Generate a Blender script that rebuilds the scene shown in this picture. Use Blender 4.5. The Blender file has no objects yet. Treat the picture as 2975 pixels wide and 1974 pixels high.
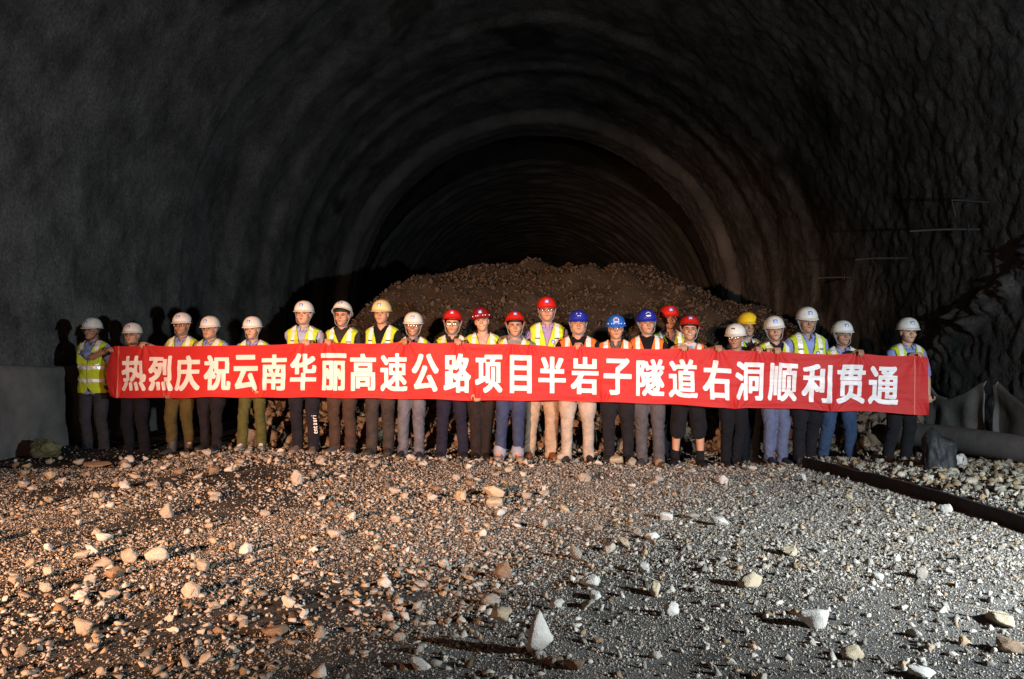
import bpy, bmesh, math, random
import numpy as np
from mathutils import Vector, Matrix, Euler

random.seed(7)
rng = np.random.default_rng(7)
C = bpy.context.scene.collection
SC = bpy.context.scene
R_ = math.radians

# ------------------------------------------------------------------ camera
F, CX, CY, HC = 2270.0, 1487.5, 987.0, 1.10
YAW, PITCH = math.atan(72.5 / F), math.atan(73.0 / F)
cam_d = bpy.data.cameras.new('camera')
cam = bpy.data.objects.new('camera', cam_d)
C.objects.link(cam)
cam_d.sensor_width = 36.0
cam_d.lens = 36.0 * F / 2975.0
cam_d.clip_start = 0.05
cam_d.clip_end = 300.0
cam.location = (0, 0, HC)
cam.rotation_euler = (math.pi / 2 + PITCH, 0, YAW)
SC.camera = cam
CM = Euler((math.pi / 2 + PITCH, 0, YAW)).to_matrix()


def at(px, py, Y):
    """world point seen at photo pixel (px, py) in the plane y = Y"""
    d = CM @ Vector(((px - CX) / F, -(py - CY) / F, -1.0))
    return Vector((0, 0, HC)) + d * (Y / d.y)


def ground_at(px, py, z=0.0):
    d = CM @ Vector(((px - CX) / F, -(py - CY) / F, -1.0))
    return Vector((0, 0, HC)) + d * ((z - HC) / d.z)


# ------------------------------------------------------------------ world, lamps, exposure
w = bpy.data.worlds.new('World')
SC.world = w
w.use_nodes = True
w.node_tree.nodes['Background'].inputs[0].default_value = (0.6, 0.75, 1.0, 1)
w.node_tree.nodes['Background'].inputs[1].default_value = 0.02


def lamp(name, loc, aim, energy, col, size, blend, rad):
    l = bpy.data.lights.new(name, 'SPOT')
    l.energy, l.color, l.spot_size, l.spot_blend, l.shadow_soft_size = energy, col, R_(size), blend, rad
    o = bpy.data.objects.new(name, l)
    C.objects.link(o)
    o.location = loc
    o.rotation_euler = (Vector(aim) - Vector(loc)).to_track_quat('-Z', 'Y').to_euler()
    return o


WL, CL = (-4.6, -4.0, 1.7), (4.3, 1.7, 1.40)
WARM, COOL = (1.0, 0.53, 0.31), (0.86, 0.95, 1.0)
lamp('warm_work_lamp', WL, (-1.60, 9.0, 0.55), 15800, WARM, 40, 1.0, 0.08)        # beam of the warm flood lamp
lamp('warm_work_lamp_spill', WL, (-3.6, 10.0, 1.9), 650, WARM, 95, 1.0, 0.12)       # its wide spill, a second spot added to warm the left wall
lamp('cool_work_lamp', CL, (2.3, 4.9, 0.0), 1800, COOL, 112, 1.0, 0.06)             # cool lamp towards the floor
lamp('cool_work_lamp_spill', CL, (2.2, 9.5, 3.2), 800, COOL, 170, 0.5, 0.06)       # its wide spill, a second spot added to reach the walls

SC.view_settings.view_transform = 'Standard'
SC.view_settings.look = 'None'
SC.view_settings.exposure = 0
SC.view_settings.gamma = 1
try:
    SC.cycles.use_denoising = True
    SC.cycles.max_bounces = 6
except Exception:
    pass


# ------------------------------------------------------------------ helpers
def _h(ix, iy, iz, seed):
    n = (ix.astype(np.int64) * 73856093) ^ (iy.astype(np.int64) * 19349663) ^ (iz.astype(np.int64) * 83492791) ^ (seed * 2654435761)
    n = (n ^ (n >> 13)) * 1274126177
    n = n & 0x7fffffff
    n = (n ^ (n >> 16)) & 0xffff
    return n / 32767.5 - 1.0


def vnoise(x, y, z=None, seed=1):
    x = np.asarray(x, float)
    y = np.asarray(y, float)
    z = np.zeros_like(x) if z is None else np.asarray(z, float)
    ix, iy, iz = np.floor(x), np.floor(y), np.floor(z)
    fx, fy, fz = x - ix, y - iy, z - iz
    fx, fy, fz = [f * f * (3 - 2 * f) for f in (fx, fy, fz)]
    r = 0
    for a in (0, 1):
        wx = fx if a else 1 - fx
        for b in (0, 1):
            wy = fy if b else 1 - fy
            for c in (0, 1):
                wz = fz if c else 1 - fz
                r = r + wx * wy * wz * _h(ix + a, iy + b, iz + c, seed)
    return r


def fbm(x, y, z=None, oct=4, seed=1, gain=0.5):
    r, a, k = 0, 1.0, 1.0
    for o in range(oct):
        r = r + a * vnoise(np.asarray(x) * k, np.asarray(y) * k, None if z is None else np.asarray(z) * k, seed + o * 17)
        a *= gain
        k *= 2.03
    return r


def sstep(a, b, x):
    t = np.clip((np.asarray(x, float) - a) / (b - a), 0, 1)
    return t * t * (3 - 2 * t)


class MB:
    def __init__(s):
        s.v, s.f, s.m = [], [], []
        s.n = 0

    def add(s, v, f, mi=0):
        v = np.asarray(v, float).reshape(-1, 3)
        s.v.append(v)
        s.f += [tuple(int(i) + s.n for i in q) for q in f]
        s.m += [mi] * len(f)
        s.n += len(v)
        return s

    def xf(s, M):
        A = np.array(M)
        s.v = [v @ A[:3, :3].T + A[:3, 3] for v in s.v]
        return s

    def mesh(s, name='mesh'):
        me = bpy.data.meshes.new(name)
        me.from_pydata(np.concatenate(s.v).tolist(), [], s.f)
        if any(s.m):
            me.polygons.foreach_set('material_index', s.m)
        me.update()
        return me


def grid_mesh(name, P, smooth=True, closed=False):
    """P: (n, m, 3) array"""
    n, m = P.shape[:2]
    me = bpy.data.meshes.new(name)
    idx = np.arange(n * m).reshape(n, m)
    q = np.stack([idx[:-1, :-1], idx[:-1, 1:], idx[1:, 1:], idx[1:, :-1]], -1).reshape(-1, 4)
    raw_mesh(me, P.reshape(-1, 3), q.reshape(-1), np.full(len(q), 4))
    me.polygons.foreach_set('use_smooth', np.full(len(q), smooth))
    return me


def raw_mesh(me, v, loops, sizes):
    me.vertices.add(len(v))
    me.vertices.foreach_set('co', np.asarray(v, np.float32).reshape(-1))
    me.loops.add(len(loops))
    me.loops.foreach_set('vertex_index', np.asarray(loops, np.int32))
    me.polygons.add(len(sizes))
    st = np.concatenate([[0], np.cumsum(sizes)[:-1]]).astype(np.int32)
    me.polygons.foreach_set('loop_start', st)
    me.update(calc_edges=True)


def obj(name, me, mats, parent=None, smooth=None):
    o = bpy.data.objects.new(name, me)
    C.objects.link(o)
    for m in (mats if isinstance(mats, (list, tuple)) else [mats]):
        if m is not None:
            me.materials.append(m)
    if smooth is not None:
        me.polygons.foreach_set('use_smooth', np.full(len(me.polygons), smooth))
    if parent is not None:
        o.parent = parent
    return o


def tag(o, label=None, cat=None, group=None, kind=None):
    if label:
        o['label'] = label
    if cat:
        o['category'] = cat
    if group:
        o['group'] = group
    if kind:
        o['kind'] = kind
    return o


def empty(name, loc=(0, 0, 0), rz=0):
    o = bpy.data.objects.new(name, None)
    C.objects.link(o)
    o.empty_display_size = 0.1
    o.location = loc
    o.rotation_euler = (0, 0, rz)
    return o


def loft(rings):
    n = len(rings[0])
    v = np.concatenate(rings)
    f = []
    for i in range(len(rings) - 1):
        for j in range(n):
            k = (j + 1) % n
            f.append((i * n + j, i * n + k, (i + 1) * n + k, (i + 1) * n + j))
    f.append(tuple(range(n - 1, -1, -1)))
    b = (len(rings) - 1) * n
    f.append(tuple(b + j for j in range(n)))
    return v, f


def ering(cx, cy, z, hw, fr, bk, n=28, e=2.2):
    t = np.arange(n) / n * 2 * math.pi
    c, s = np.cos(t), np.sin(t)
    x = cx + hw * np.sign(c) * np.abs(c) ** (2 / e)
    y = cy + np.where(s > 0, bk, fr) * np.abs(s) ** (2 / e)
    return np.stack([x, y, np.full(n, z)], 1)


def crom(pts, vals, sub):
    pts = np.asarray(pts, float)
    vals = np.asarray(vals, float)
    P, V = [], []
    n = len(pts)
    for i in range(n - 1):
        p0, p1, p2, p3 = pts[max(i - 1, 0)], pts[i], pts[i + 1], pts[min(i + 2, n - 1)]
        for k in range(sub):
            t = k / sub
            P.append(0.5 * ((2 * p1) + (-p0 + p2) * t + (2 * p0 - 5 * p1 + 4 * p2 - p3) * t * t + (-p0 + 3 * p1 - 3 * p2 + p3) * t ** 3))
            V.append(vals[i] * (1 - t) + vals[i + 1] * t)
    P.append(pts[-1])
    V.append(vals[-1])
    return np.array(P), np.array(V)


def tube(pts, rad, n=12, sub=4, sx=1.0, sy=1.0, up=(0, 1, 0)):
    P, V = crom(pts, rad, sub)
    T = np.gradient(P, axis=0)
    T /= np.linalg.norm(T, axis=1)[:, None] + 1e-9
    u = np.array(up, float)
    rings = []
    a = np.arange(n) / n * 2 * math.pi
    for p, r, t in zip(P, V, T):
        u = u - t * u.dot(t)
        if np.linalg.norm(u) < 1e-4:
            u = np.array((1.0, 0.3, 0.2))
            u = u - t * u.dot(t)
        u /= np.linalg.norm(u)
        b = np.cross(t, u)
        rings.append(p + r * (np.cos(a)[:, None] * b * sx + np.sin(a)[:, None] * u * sy))
    # rounded ends
    def cap(p, t, ring):
        return [p + t * k * np.linalg.norm(ring[0] - p) + (ring - p) * math.sqrt(max(0, 1 - k * k)) for k in (0.55, 0.9)]
    st = cap(P[0], -T[0], rings[0])
    en = cap(P[-1], T[-1], rings[-1])
    return loft(st[::-1] + rings + en)


def ball(c, s, nu=14, nv=9):
    c = np.array(c, float)
    if np.isscalar(s):
        s = (s, s, s)
    rings = []
    for i in range(1, nv):
        ph = math.pi * i / nv
        t = np.arange(nu) / nu * 2 * math.pi
        rings.append(np.stack([c[0] + s[0] * math.sin(ph) * np.cos(t), c[1] + s[1] * math.sin(ph) * np.sin(t),
                               np.full(nu, c[2] - s[2] * math.cos(ph))], 1))
    return loft(rings)


def box(x0, x1, y0, y1, z0, z1):
    v = [(x0, y0, z0), (x1, y0, z0), (x1, y1, z0), (x0, y1, z0), (x0, y0, z1), (x1, y0, z1), (x1, y1, z1), (x0, y1, z1)]
    f = [(0, 3, 2, 1), (4, 5, 6, 7), (0, 1, 5, 4), (1, 2, 6, 5), (2, 3, 7, 6), (3, 0, 4, 7)]
    return v, f


def voxel(mb, size, smooth=2, factor=0.5):
    """union of the closed shapes as ONE continuous surface"""
    me = mb.mesh('tmp')
    o = bpy.data.objects.new('tmp', me)
    C.objects.link(o)
    r = o.modifiers.new('r', 'REMESH')
    r.mode = 'VOXEL'
    r.voxel_size = size
    if smooth:
        s = o.modifiers.new('s', 'SMOOTH')
        s.iterations, s.factor = smooth, factor
    dg = bpy.context.evaluated_depsgraph_get()
    dg.update()
    out = bpy.data.meshes.new_from_object(o.evaluated_get(dg))
    bpy.data.objects.remove(o)
    bpy.data.meshes.remove(me)
    return out


def verts_of(me):
    a = np.empty(len(me.vertices) * 3, np.float32)
    me.vertices.foreach_get('co', a)
    return a.reshape(-1, 3).astype(float)


def normals_of(me):
    a = np.empty(len(me.vertices) * 3, np.float32)
    me.vertices.foreach_get('normal', a)
    return a.reshape(-1, 3).astype(float)


def smooth_rim(me, it):
    """evens out the stepped outline of an open mesh"""
    ne = len(me.edges)
    E_ = np.empty(ne * 2, np.int32)
    me.edges.foreach_get('vertices', E_)
    le = np.empty(len(me.loops), np.int32)
    me.loops.foreach_get('edge_index', le)
    E_ = E_.reshape(-1, 2)[np.bincount(le, minlength=ne) == 1]
    v = verts_of(me)
    n = np.bincount(E_.ravel(), minlength=len(v)).astype(float)
    on = n == 2
    for _ in range(it):
        a = np.zeros_like(v)
        np.add.at(a, E_[:, 0], v[E_[:, 1]])
        np.add.at(a, E_[:, 1], v[E_[:, 0]])
        v[on] = .5 * v[on] + .5 * a[on] / 2
    set_verts(me, v)


def set_verts(me, v):
    me.vertices.foreach_set('co', np.asarray(v, np.float32).reshape(-1))
    me.update()


# ------------------------------------------------------------------ materials
_mc = {}


def mat(name, col, rough=0.8, spec=0.3, metal=0.0, noise=0.0, nscale=20.0, bump=0.0, bscale=60.0, coat=0.0, sheen=0.0, col2=None, attr=None, objrand=0.0):
    key = (name, tuple(col), rough, noise, bump, col2)
    if key in _mc:
        return _mc[key]
    m = bpy.data.materials.new(name)
    m.use_nodes = True
    nt = m.node_tree
    b = nt.nodes['Principled BSDF']
    b.inputs['Roughness'].default_value = rough
    b.inputs['Specular IOR Level'].default_value = spec
    b.inputs['Metallic'].default_value = metal
    b.inputs['Coat Weight'].default_value = coat
    b.inputs['Coat Roughness'].default_value = 0.15
    b.inputs['Sheen Weight'].default_value = sheen
    tc = nt.nodes.new('ShaderNodeTexCoord')
    src = None
    if noise > 0:
        n = nt.nodes.new('ShaderNodeTexNoise')
        n.inputs['Scale'].default_value = nscale
        n.inputs['Detail'].default_value = 6
        n.inputs['Roughness'].default_value = 0.65
        nt.links.new(tc.outputs['Object'], n.inputs['Vector'])
        r = nt.nodes.new('ShaderNodeValToRGB')
        c2 = col2 or tuple(c * (1 - noise) for c in col)
        r.color_ramp.elements[0].position = 0.35
        r.color_ramp.elements[1].position = 0.65
        r.color_ramp.elements[0].color = (*c2, 1)
        r.color_ramp.elements[1].color = (*col, 1)
        nt.links.new(n.outputs['Fac'], r.inputs['Fac'])
        src = r.outputs['Color']
    if attr or objrand:
        mix = nt.nodes.new('ShaderNodeMix')
        mix.data_type = 'RGBA'
        mix.blend_type = 'MULTIPLY'
        mix.inputs['Factor'].default_value = 1.0
        if src:
            nt.links.new(src, mix.inputs[6])
        else:
            mix.inputs[6].default_value = (*col, 1)
        if attr:
            a = nt.nodes.new('ShaderNodeAttribute')
            a.attribute_name = attr
            nt.links.new(a.outputs['Color'], mix.inputs[7])
        else:
            oi = nt.nodes.new('ShaderNodeObjectInfo')
            rr = nt.nodes.new('ShaderNodeValToRGB')
            rr.color_ramp.elements[0].color = (1 - objrand, 1 - objrand * 1.05, 1 - objrand * 1.1, 1)
            rr.color_ramp.elements[1].color = (1.0, 1.0, 1.0, 1)
            nt.links.new(oi.outputs['Random'], rr.inputs['Fac'])
            nt.links.new(rr.outputs['Color'], mix.inputs[7])
        src = mix.outputs[2]
    if src:
        nt.links.new(src, b.inputs['Base Color'])
    else:
        b.inputs['Base Color'].default_value = (*col, 1)
    if bump > 0:
        n2 = nt.nodes.new('ShaderNodeTexNoise')
        n2.inputs['Scale'].default_value = bscale
        n2.inputs['Detail'].default_value = 5
        nt.links.new(tc.outputs['Object'], n2.inputs['Vector'])
        bp = nt.nodes.new('ShaderNodeBump')
        bp.inputs['Strength'].default_value = bump
        bp.inputs['Distance'].default_value = 0.02
        nt.links.new(n2.outputs['Fac'], bp.inputs['Height'])
        nt.links.new(bp.outputs['Normal'], b.inputs['Normal'])
    _mc[key] = m
    return m


def cloth(col, name='cloth', noise=0.25, bump=0.25):
    return mat(name, col, rough=0.92, spec=0.1, noise=noise, nscale=9, bump=bump, bscale=180, sheen=0.03)


M_shot = mat('shotcrete', (0.135, 0.134, 0.132), rough=0.85, spec=0.25, noise=0.6, nscale=1.3, bump=0.9, bscale=16)
nt = M_shot.node_tree
pb = nt.nodes['Principled BSDF']
old = pb.inputs['Base Color'].links[0].from_socket
tc = [n for n in nt.nodes if n.type == 'TEX_COORD'][0]
dn = nt.nodes.new('ShaderNodeTexNoise')                    # damp patches
dn.inputs['Scale'].default_value, dn.inputs['Detail'].default_value, dn.inputs['Distortion'].default_value = 0.33, 3, 0.4
dr = nt.nodes.new('ShaderNodeValToRGB')
dr.color_ramp.elements[0].position, dr.color_ramp.elements[1].position = 0.60, 0.66
dr.color_ramp.elements[0].color, dr.color_ramp.elements[1].color = (1, 1, 1, 1), (0.38, 0.37, 0.36, 1)
fn_ = nt.nodes.new('ShaderNodeTexNoise')                   # sprayed grain
fn_.inputs['Scale'].default_value, fn_.inputs['Detail'].default_value, fn_.inputs['Roughness'].default_value = 22, 8, 0.75
fr_ = nt.nodes.new('ShaderNodeValToRGB')
fr_.color_ramp.elements[0].position, fr_.color_ramp.elements[1].position = 0.36, 0.64
fr_.color_ramp.elements[0].color, fr_.color_ramp.elements[1].color = (0.55, 0.55, 0.55, 1), (1.35, 1.35, 1.35, 1)
ma = nt.nodes.new('ShaderNodeMix')
mb_ = nt.nodes.new('ShaderNodeMix')
for q in (ma, mb_):
    q.data_type, q.blend_type = 'RGBA', 'MULTIPLY'
    q.inputs['Factor'].default_value = 1
nt.links.new(tc.outputs['Object'], dn.inputs['Vector'])
nt.links.new(tc.outputs['Object'], fn_.inputs['Vector'])
nt.links.new(dn.outputs['Fac'], dr.inputs['Fac'])
nt.links.new(fn_.outputs['Fac'], fr_.inputs['Fac'])
nt.links.new(old, ma.inputs[6])
nt.links.new(dr.outputs['Color'], ma.inputs[7])
nt.links.new(ma.outputs[2], mb_.inputs[6])
nt.links.new(fr_.outputs['Color'], mb_.inputs[7])
nt.links.new(mb_.outputs[2], pb.inputs['Base Color'])
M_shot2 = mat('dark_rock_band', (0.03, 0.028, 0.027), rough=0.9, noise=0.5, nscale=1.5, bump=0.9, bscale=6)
M_sand = mat('grit', (1.0, 0.98, 0.95), rough=0.95, spec=0.15, noise=0.55, nscale=2.2, bump=1.0, bscale=150, attr='tint')
M_stone = mat('limestone', (0.48, 0.455, 0.42), rough=0.9, spec=0.2, noise=0.30, nscale=14, bump=0.5, bscale=60, attr='tint')
M_rock = mat('limestone_rock', (0.56, 0.51, 0.44), rough=0.9, spec=0.2, noise=0.38, nscale=16, bump=0.6, bscale=45, objrand=0.35)
M_rock_y = mat('ochre_rock', (0.46, 0.37, 0.22), rough=0.9, spec=0.2, noise=0.5, nscale=14, bump=0.6, bscale=45, col2=(0.42, 0.36, 0.30))
M_rock_g = mat('pale_rock', (0.58, 0.56, 0.52), rough=0.9, spec=0.2, noise=0.25, nscale=18, bump=0.5, bscale=45)
M_rock_b = mat('brown_rock', (0.30, 0.21, 0.14), rough=0.9, spec=0.2, noise=0.4, nscale=18, bump=0.6, bscale=45)
M_muck = mat('rubble_earth', (0.070, 0.055, 0.042), rough=0.95, spec=0.1, noise=0.5, nscale=3, bump=1.0, bscale=30)
M_mstone = mat('rubble_stone', (0.125, 0.100, 0.077), rough=0.95, spec=0.1, noise=0.35, nscale=6, bump=0.6, bscale=40, attr='tint')
M_steel = mat('rusty_steel', (0.028, 0.025, 0.024), rough=0.75, spec=0.3, noise=0.6, nscale=7, bump=0.4, bscale=40)
M_pipe = mat('pipe_plastic', (0.13, 0.125, 0.122), rough=0.55, spec=0.35, noise=0.35, nscale=5, bump=0.15, bscale=30)
M_rod = mat('bolt_steel', (0.16, 0.16, 0.16), rough=0.5, metal=0.4, noise=0.3, nscale=20)
M_bag = mat('black_plastic', (0.020, 0.021, 0.024), rough=0.6, spec=0.25, noise=0.4, nscale=8, bump=0.5, bscale=22)
M_sack = mat('green_sack', (0.13, 0.14, 0.075), rough=0.9, noise=0.5, nscale=9, bump=0.6, bscale=60)
M_sheet = mat('grey_sheet', (0.38, 0.38, 0.37), rough=0.7, spec=0.3, noise=0.4, nscale=2.5, bump=0.3, bscale=25)
M_sheet_l = mat('left_sheet', (0.155, 0.154, 0.15), rough=0.8, noise=0.4, nscale=2.5, bump=0.3, bscale=25)
M_sheet_d = mat('dark_sheet', (0.16, 0.145, 0.13), rough=0.85, noise=0.4, nscale=3, bump=0.3, bscale=25)
M_sheet_e = mat('pale_sheet_edge', (0.42, 0.45, 0.44), rough=0.7, noise=0.2, nscale=6)

M_skin = [mat('skin', c, rough=0.55, spec=0.35, noise=0.18, nscale=25, bump=0.08, bscale=200) for c in
          ((0.45, 0.25, 0.165), (0.51, 0.305, 0.21), (0.36, 0.19, 0.12))]
M_hair = mat('black_hair', (0.012, 0.010, 0.009), rough=0.6, spec=0.4, noise=0.4, nscale=60, bump=0.5, bscale=150)
M_eye = mat('eye_white', (0.55, 0.52, 0.48), rough=0.3)
M_iris = mat('iris', (0.012, 0.008, 0.006), rough=0.2)
M_lip = mat('lips', (0.22, 0.115, 0.09), rough=0.5)
M_teeth = mat('teeth', (0.72, 0.68, 0.60), rough=0.3)
M_frame = mat('glasses_frame', (0.015, 0.013, 0.013), rough=0.3, spec=0.5)
M_strap = mat('strap_grey', (0.16, 0.17, 0.18), rough=0.8)
M_refl = mat('reflective_tape', (0.90, 0.89, 0.87), rough=0.35, spec=0.6, metal=0.2, noise=0.12, nscale=40)
M_refl_d = mat('tape_gap', (0.05, 0.05, 0.045), rough=0.8)
M_zip = mat('zip', (0.45, 0.46, 0.42), rough=0.5, noise=0.3, nscale=120)
M_blue = mat('logo_blue', (0.04, 0.20, 0.62), rough=0.5)
M_white = mat('logo_white', (0.80, 0.80, 0.80), rough=0.5)
M_redm = mat('logo_red', (0.55, 0.05, 0.06), rough=0.5)
M_black = mat('logo_black', (0.02, 0.02, 0.02), rough=0.6)
VEST_Y = cloth((0.50, 0.62, 0.035), 'vest_yellow', 0.15, 0.2)
VEST_O = cloth((0.80, 0.17, 0.03), 'vest_orange', 0.15, 0.2)


def helmet_mat(col):
    return mat('helmet_plastic', col, rough=0.36, spec=0.5, coat=0.2, noise=0.22, nscale=14)


H_WHITE, H_CREAM, H_RED, H_DRED, H_BLUE, H_BLUE2, H_YEL = ((0.74, 0.72, 0.68), (0.72, 0.60, 0.30), (0.55, 0.018, 0.012), (0.20, 0.008, 0.010),
                                                         (0.015, 0.030, 0.36), (0.02, 0.13, 0.55), (0.72, 0.52, 0.02))


# ------------------------------------------------------------------ ground heights
FOOT = [(-7, -.03), (-5.8, -.05), (-5.2, -.055), (-4.5, -.03), (-4.0, .02), (-3.4, .03), (-2.8, .04), (-2.3, .03), (-1.8, .02), (-1.4, 0.0),
        (-.9, 0.0), (0, 0.0), (.8, -.03), (1.4, -.045), (2.2, -.05), (3.0, -.06), (3.7, -.07), (4.5, -.07), (7, 0.0)]
FX, FZ = np.array([a for a, b in FOOT]), np.array([b for a, b in FOOT])


def beam_x(y):
    return 3.24 - 0.088 * (np.asarray(y, float) - 5.2)


def zg(x, y):
    x, y = np.asarray(x, float), np.asarray(y, float)
    z = 0.018 * fbm(x * 0.8, y * 0.8, oct=3, seed=5) + 0.006 * fbm(x * 4, y * 4, oct=2, seed=9)
    wgt = np.exp(-((y - 9.3) / 0.9) ** 2)
    z = z * (1 - 0.8 * wgt) + np.interp(x, FX, FZ) * wgt
    z = z + 0.085 * sstep(0.0, 0.12, x - beam_x(y) - 0.02) * sstep(10.0, 8.8, y)
    return z


def zg1(x, y):
    return float(zg(np.array([x]), np.array([y]))[0])


def zpile(x, y):
    x, y = np.asarray(x, float), np.asarray(y, float)
    toe = 10.15 + 0.30 * np.maximum(0, -x - 3.3) ** 2 + 0.10 * np.maximum(0, x - 3.5) ** 2
    front = (y - toe) * 0.60
    ridge = 3.22 - 0.080 * (x - 0.2) ** 2 - 0.85 * np.maximum(0, -x - 2.6) ** 1.4 - 0.45 * np.maximum(0, x - 4.0) ** 1.6 - 0.5 * np.maximum(0, y - 16.2)
    k = 0.35
    hh = np.clip(0.5 + 0.5 * (ridge - front) / k, 0, 1)
    z = ridge * (1 - hh) + front * hh - k * hh * (1 - hh)
    z = z + 0.16 * fbm(x * 0.9, y * 0.9, oct=2, seed=31) * sstep(0, 1.2, y - toe) + 0.06 * fbm(x * 3.1, y * 3.1, oct=3, seed=33) * sstep(-.2, .6, y - toe)
    return z - 0.04


# ------------------------------------------------------------------ ground
gx = np.concatenate([np.arange(-9, -7, .5), np.arange(-7.0, 7.01, .05), np.arange(7.5, 9.1, .5)])
gy = np.concatenate([np.arange(-16, 1.5, .5), np.arange(1.5, 12, .04), np.arange(12, 62, .5)])
GX, GY = np.meshgrid(gx, gy)
GZ = zg(GX, GY)
g_me = grid_mesh('ground', np.stack([GX, GY, GZ], -1))
# dark wet grit on the left, paler rolled dust on the right
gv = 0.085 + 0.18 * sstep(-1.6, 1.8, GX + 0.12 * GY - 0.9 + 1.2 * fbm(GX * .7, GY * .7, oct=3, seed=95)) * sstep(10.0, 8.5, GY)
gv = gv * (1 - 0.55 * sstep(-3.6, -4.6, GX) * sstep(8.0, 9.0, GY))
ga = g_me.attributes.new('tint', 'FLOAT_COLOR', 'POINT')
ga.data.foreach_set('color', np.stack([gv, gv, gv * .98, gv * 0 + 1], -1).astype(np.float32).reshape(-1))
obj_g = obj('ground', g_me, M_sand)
tag(obj_g, 'dark grit tunnel floor', 'ground', kind='structure')

# ------------------------------------------------------------------ tunnel
TR, ZC = 6.7, 2.80


def profile(R, zc, step):
    s1 = np.arange(-0.4, zc, step)
    ang = np.linspace(math.pi, 0, int(math.pi * R / step))
    L = [(-R, z, -1.0, 0.0) for z in s1] + [(R * math.cos(a), zc + R * math.sin(a), math.cos(a), math.sin(a)) for a in ang] + [(R, z, 1.0, 0.0) for z in s1[::-1]]
    return np.array(L)


def lining(name, R, zc, ys, step, disp):
    pr = profile(R, zc, step)
    sl = np.concatenate([[0], np.cumsum(np.linalg.norm(np.diff(pr[:, :2], axis=0), axis=1))])
    S, Y = np.meshgrid(sl, ys)
    X0, Z0 = np.broadcast_to(pr[:, 0], S.shape), np.broadcast_to(pr[:, 1], S.shape)
    NX, NZ = np.broadcast_to(pr[:, 2], S.shape), np.broadcast_to(pr[:, 3], S.shape)
    d = disp(X0, Y, Z0, S)
    P = np.stack([X0 - NX * d, Y, Z0 - NZ * d], -1)
    return grid_mesh(name, P)


def near_disp(x, y, z, s):
    right = sstep(-1.0, 5.0, x)
    d = 0.07 * fbm(s * .35, y * .35, oct=2, seed=41) + 0.010 * fbm(s * 5, y * 5, oct=3, seed=44) + 0.022 * (0.25 + 0.6 * right) * fbm(s * 2.6, y * 2.6, oct=3, seed=43)
    # drips and sprayed ridges on the right wall
    d = d + right * (0.022 * np.abs(fbm(s * .9, y * 2.0, oct=4, seed=47)) + 0.018 * np.abs(fbm(s * 4.0, y * 6.0, oct=3, seed=48, gain=.6)) + 0.022 * fbm(s * 8, y * 9, oct=2, seed=49))
    d = d + 0.010 * fbm(s * 9, y * 9, oct=2, seed=51)
    # rock ledge under the sprayed concrete on the right
    led = 2.35 + 0.42 * (11.0 - y) + 0.35 * fbm(y * 1.1, y * 0 + 3.3, oct=3, seed=53)
    m = right * sstep(15, 12, y) * (x > 5.5)
    d = d + m * (0.20 * np.exp(-((z - led - .12) / .20) ** 2) * (0.25 + 1.1 * np.abs(fbm(s * 4.5, y * 5.0, oct=3, seed=55, gain=.7))) )
    # steel arch ribs showing through
    rib = (0.5 + 0.5 * np.cos(2 * math.pi * (y + 0.25 * fbm(s * .25, y * .05, oct=2, seed=57)) / 1.25)) ** 3
    d = d + 0.028 * rib * sstep(16.5, 22, y) * (0.35 + 0.9 * np.abs(fbm(s * .22, y * .5, oct=2, seed=58)))
    d = d + 0.15 * sstep(18.6, 19.0, y + 0.3 * fbm(s * .35, y * .2, oct=2, seed=71)) * sstep(21.0, 20.0, y) + 0.12 * sstep(21.4, 21.8, y + 0.3 * fbm(s * .3, y * .2, oct=2, seed=72))
    d = d - (1 - right) * 0.22 * sstep(14.6, 15.1, y + .35 * fbm(s * .4, y * .1, oct=2, seed=73)) * sstep(17.4, 16.6, y) * sstep(.2, .8, fbm(s * .22 + 1.7, y * 0, oct=2, seed=74) + .6)
    d = d + 0.32 * sstep(25.0, 25.5, y + 0.25 * fbm(s * .4, y * .3, oct=2, seed=59)) - 0.18 * np.exp(-((y - 22.6) / .55) ** 2)
    return d


ys = np.concatenate([np.arange(-12, 7, 0.8), np.arange(7, 16, .055), np.arange(16, 25.0, .09)])
tun = empty('tunnel_wall')
tag(tun, 'dark arched tunnel lining of sprayed concrete enclosing the group', 'tunnel', kind='structure')
obj('lining', lining('lining', TR, ZC, ys, .055, near_disp), M_shot, tun)


obj('arch_lip', lining('lip', TR, ZC, np.arange(24.91, 27.01, .09), .055, near_disp), mat('lit_tone_shotcrete', (0.15, 0.149, 0.147), rough=0.9, noise=0.45, nscale=0.9, bump=0.8, bscale=14), tun)  # lip coloured paler than the lining, standing in for lamplight on it


def mid_disp(x, y, z, s):
    return 0.22 * fbm(s * .5, y * .5, oct=4, seed=61) + 0.08 * fbm(s * 2, y * 2, oct=3, seed=62)


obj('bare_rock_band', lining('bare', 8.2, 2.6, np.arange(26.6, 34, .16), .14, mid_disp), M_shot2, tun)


def far_disp(x, y, z, s):
    rib = (0.5 + 0.5 * np.cos(2 * math.pi * y / 1.3)) ** 2
    return 0.07 * fbm(s * .5, y * .5, oct=4, seed=63) + 0.05 * rib * (1 + fbm(s * .3, y * .6, oct=2, seed=67)) + 0.03 * fbm(s * 2.5, y * 2.5, oct=2, seed=64)


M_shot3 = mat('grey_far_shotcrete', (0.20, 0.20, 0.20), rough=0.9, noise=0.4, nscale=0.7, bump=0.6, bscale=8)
obj('far_lining', lining('far', 7.65, 2.2, np.arange(33, 62, .13), .16, far_disp), M_shot3, tun)
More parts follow.
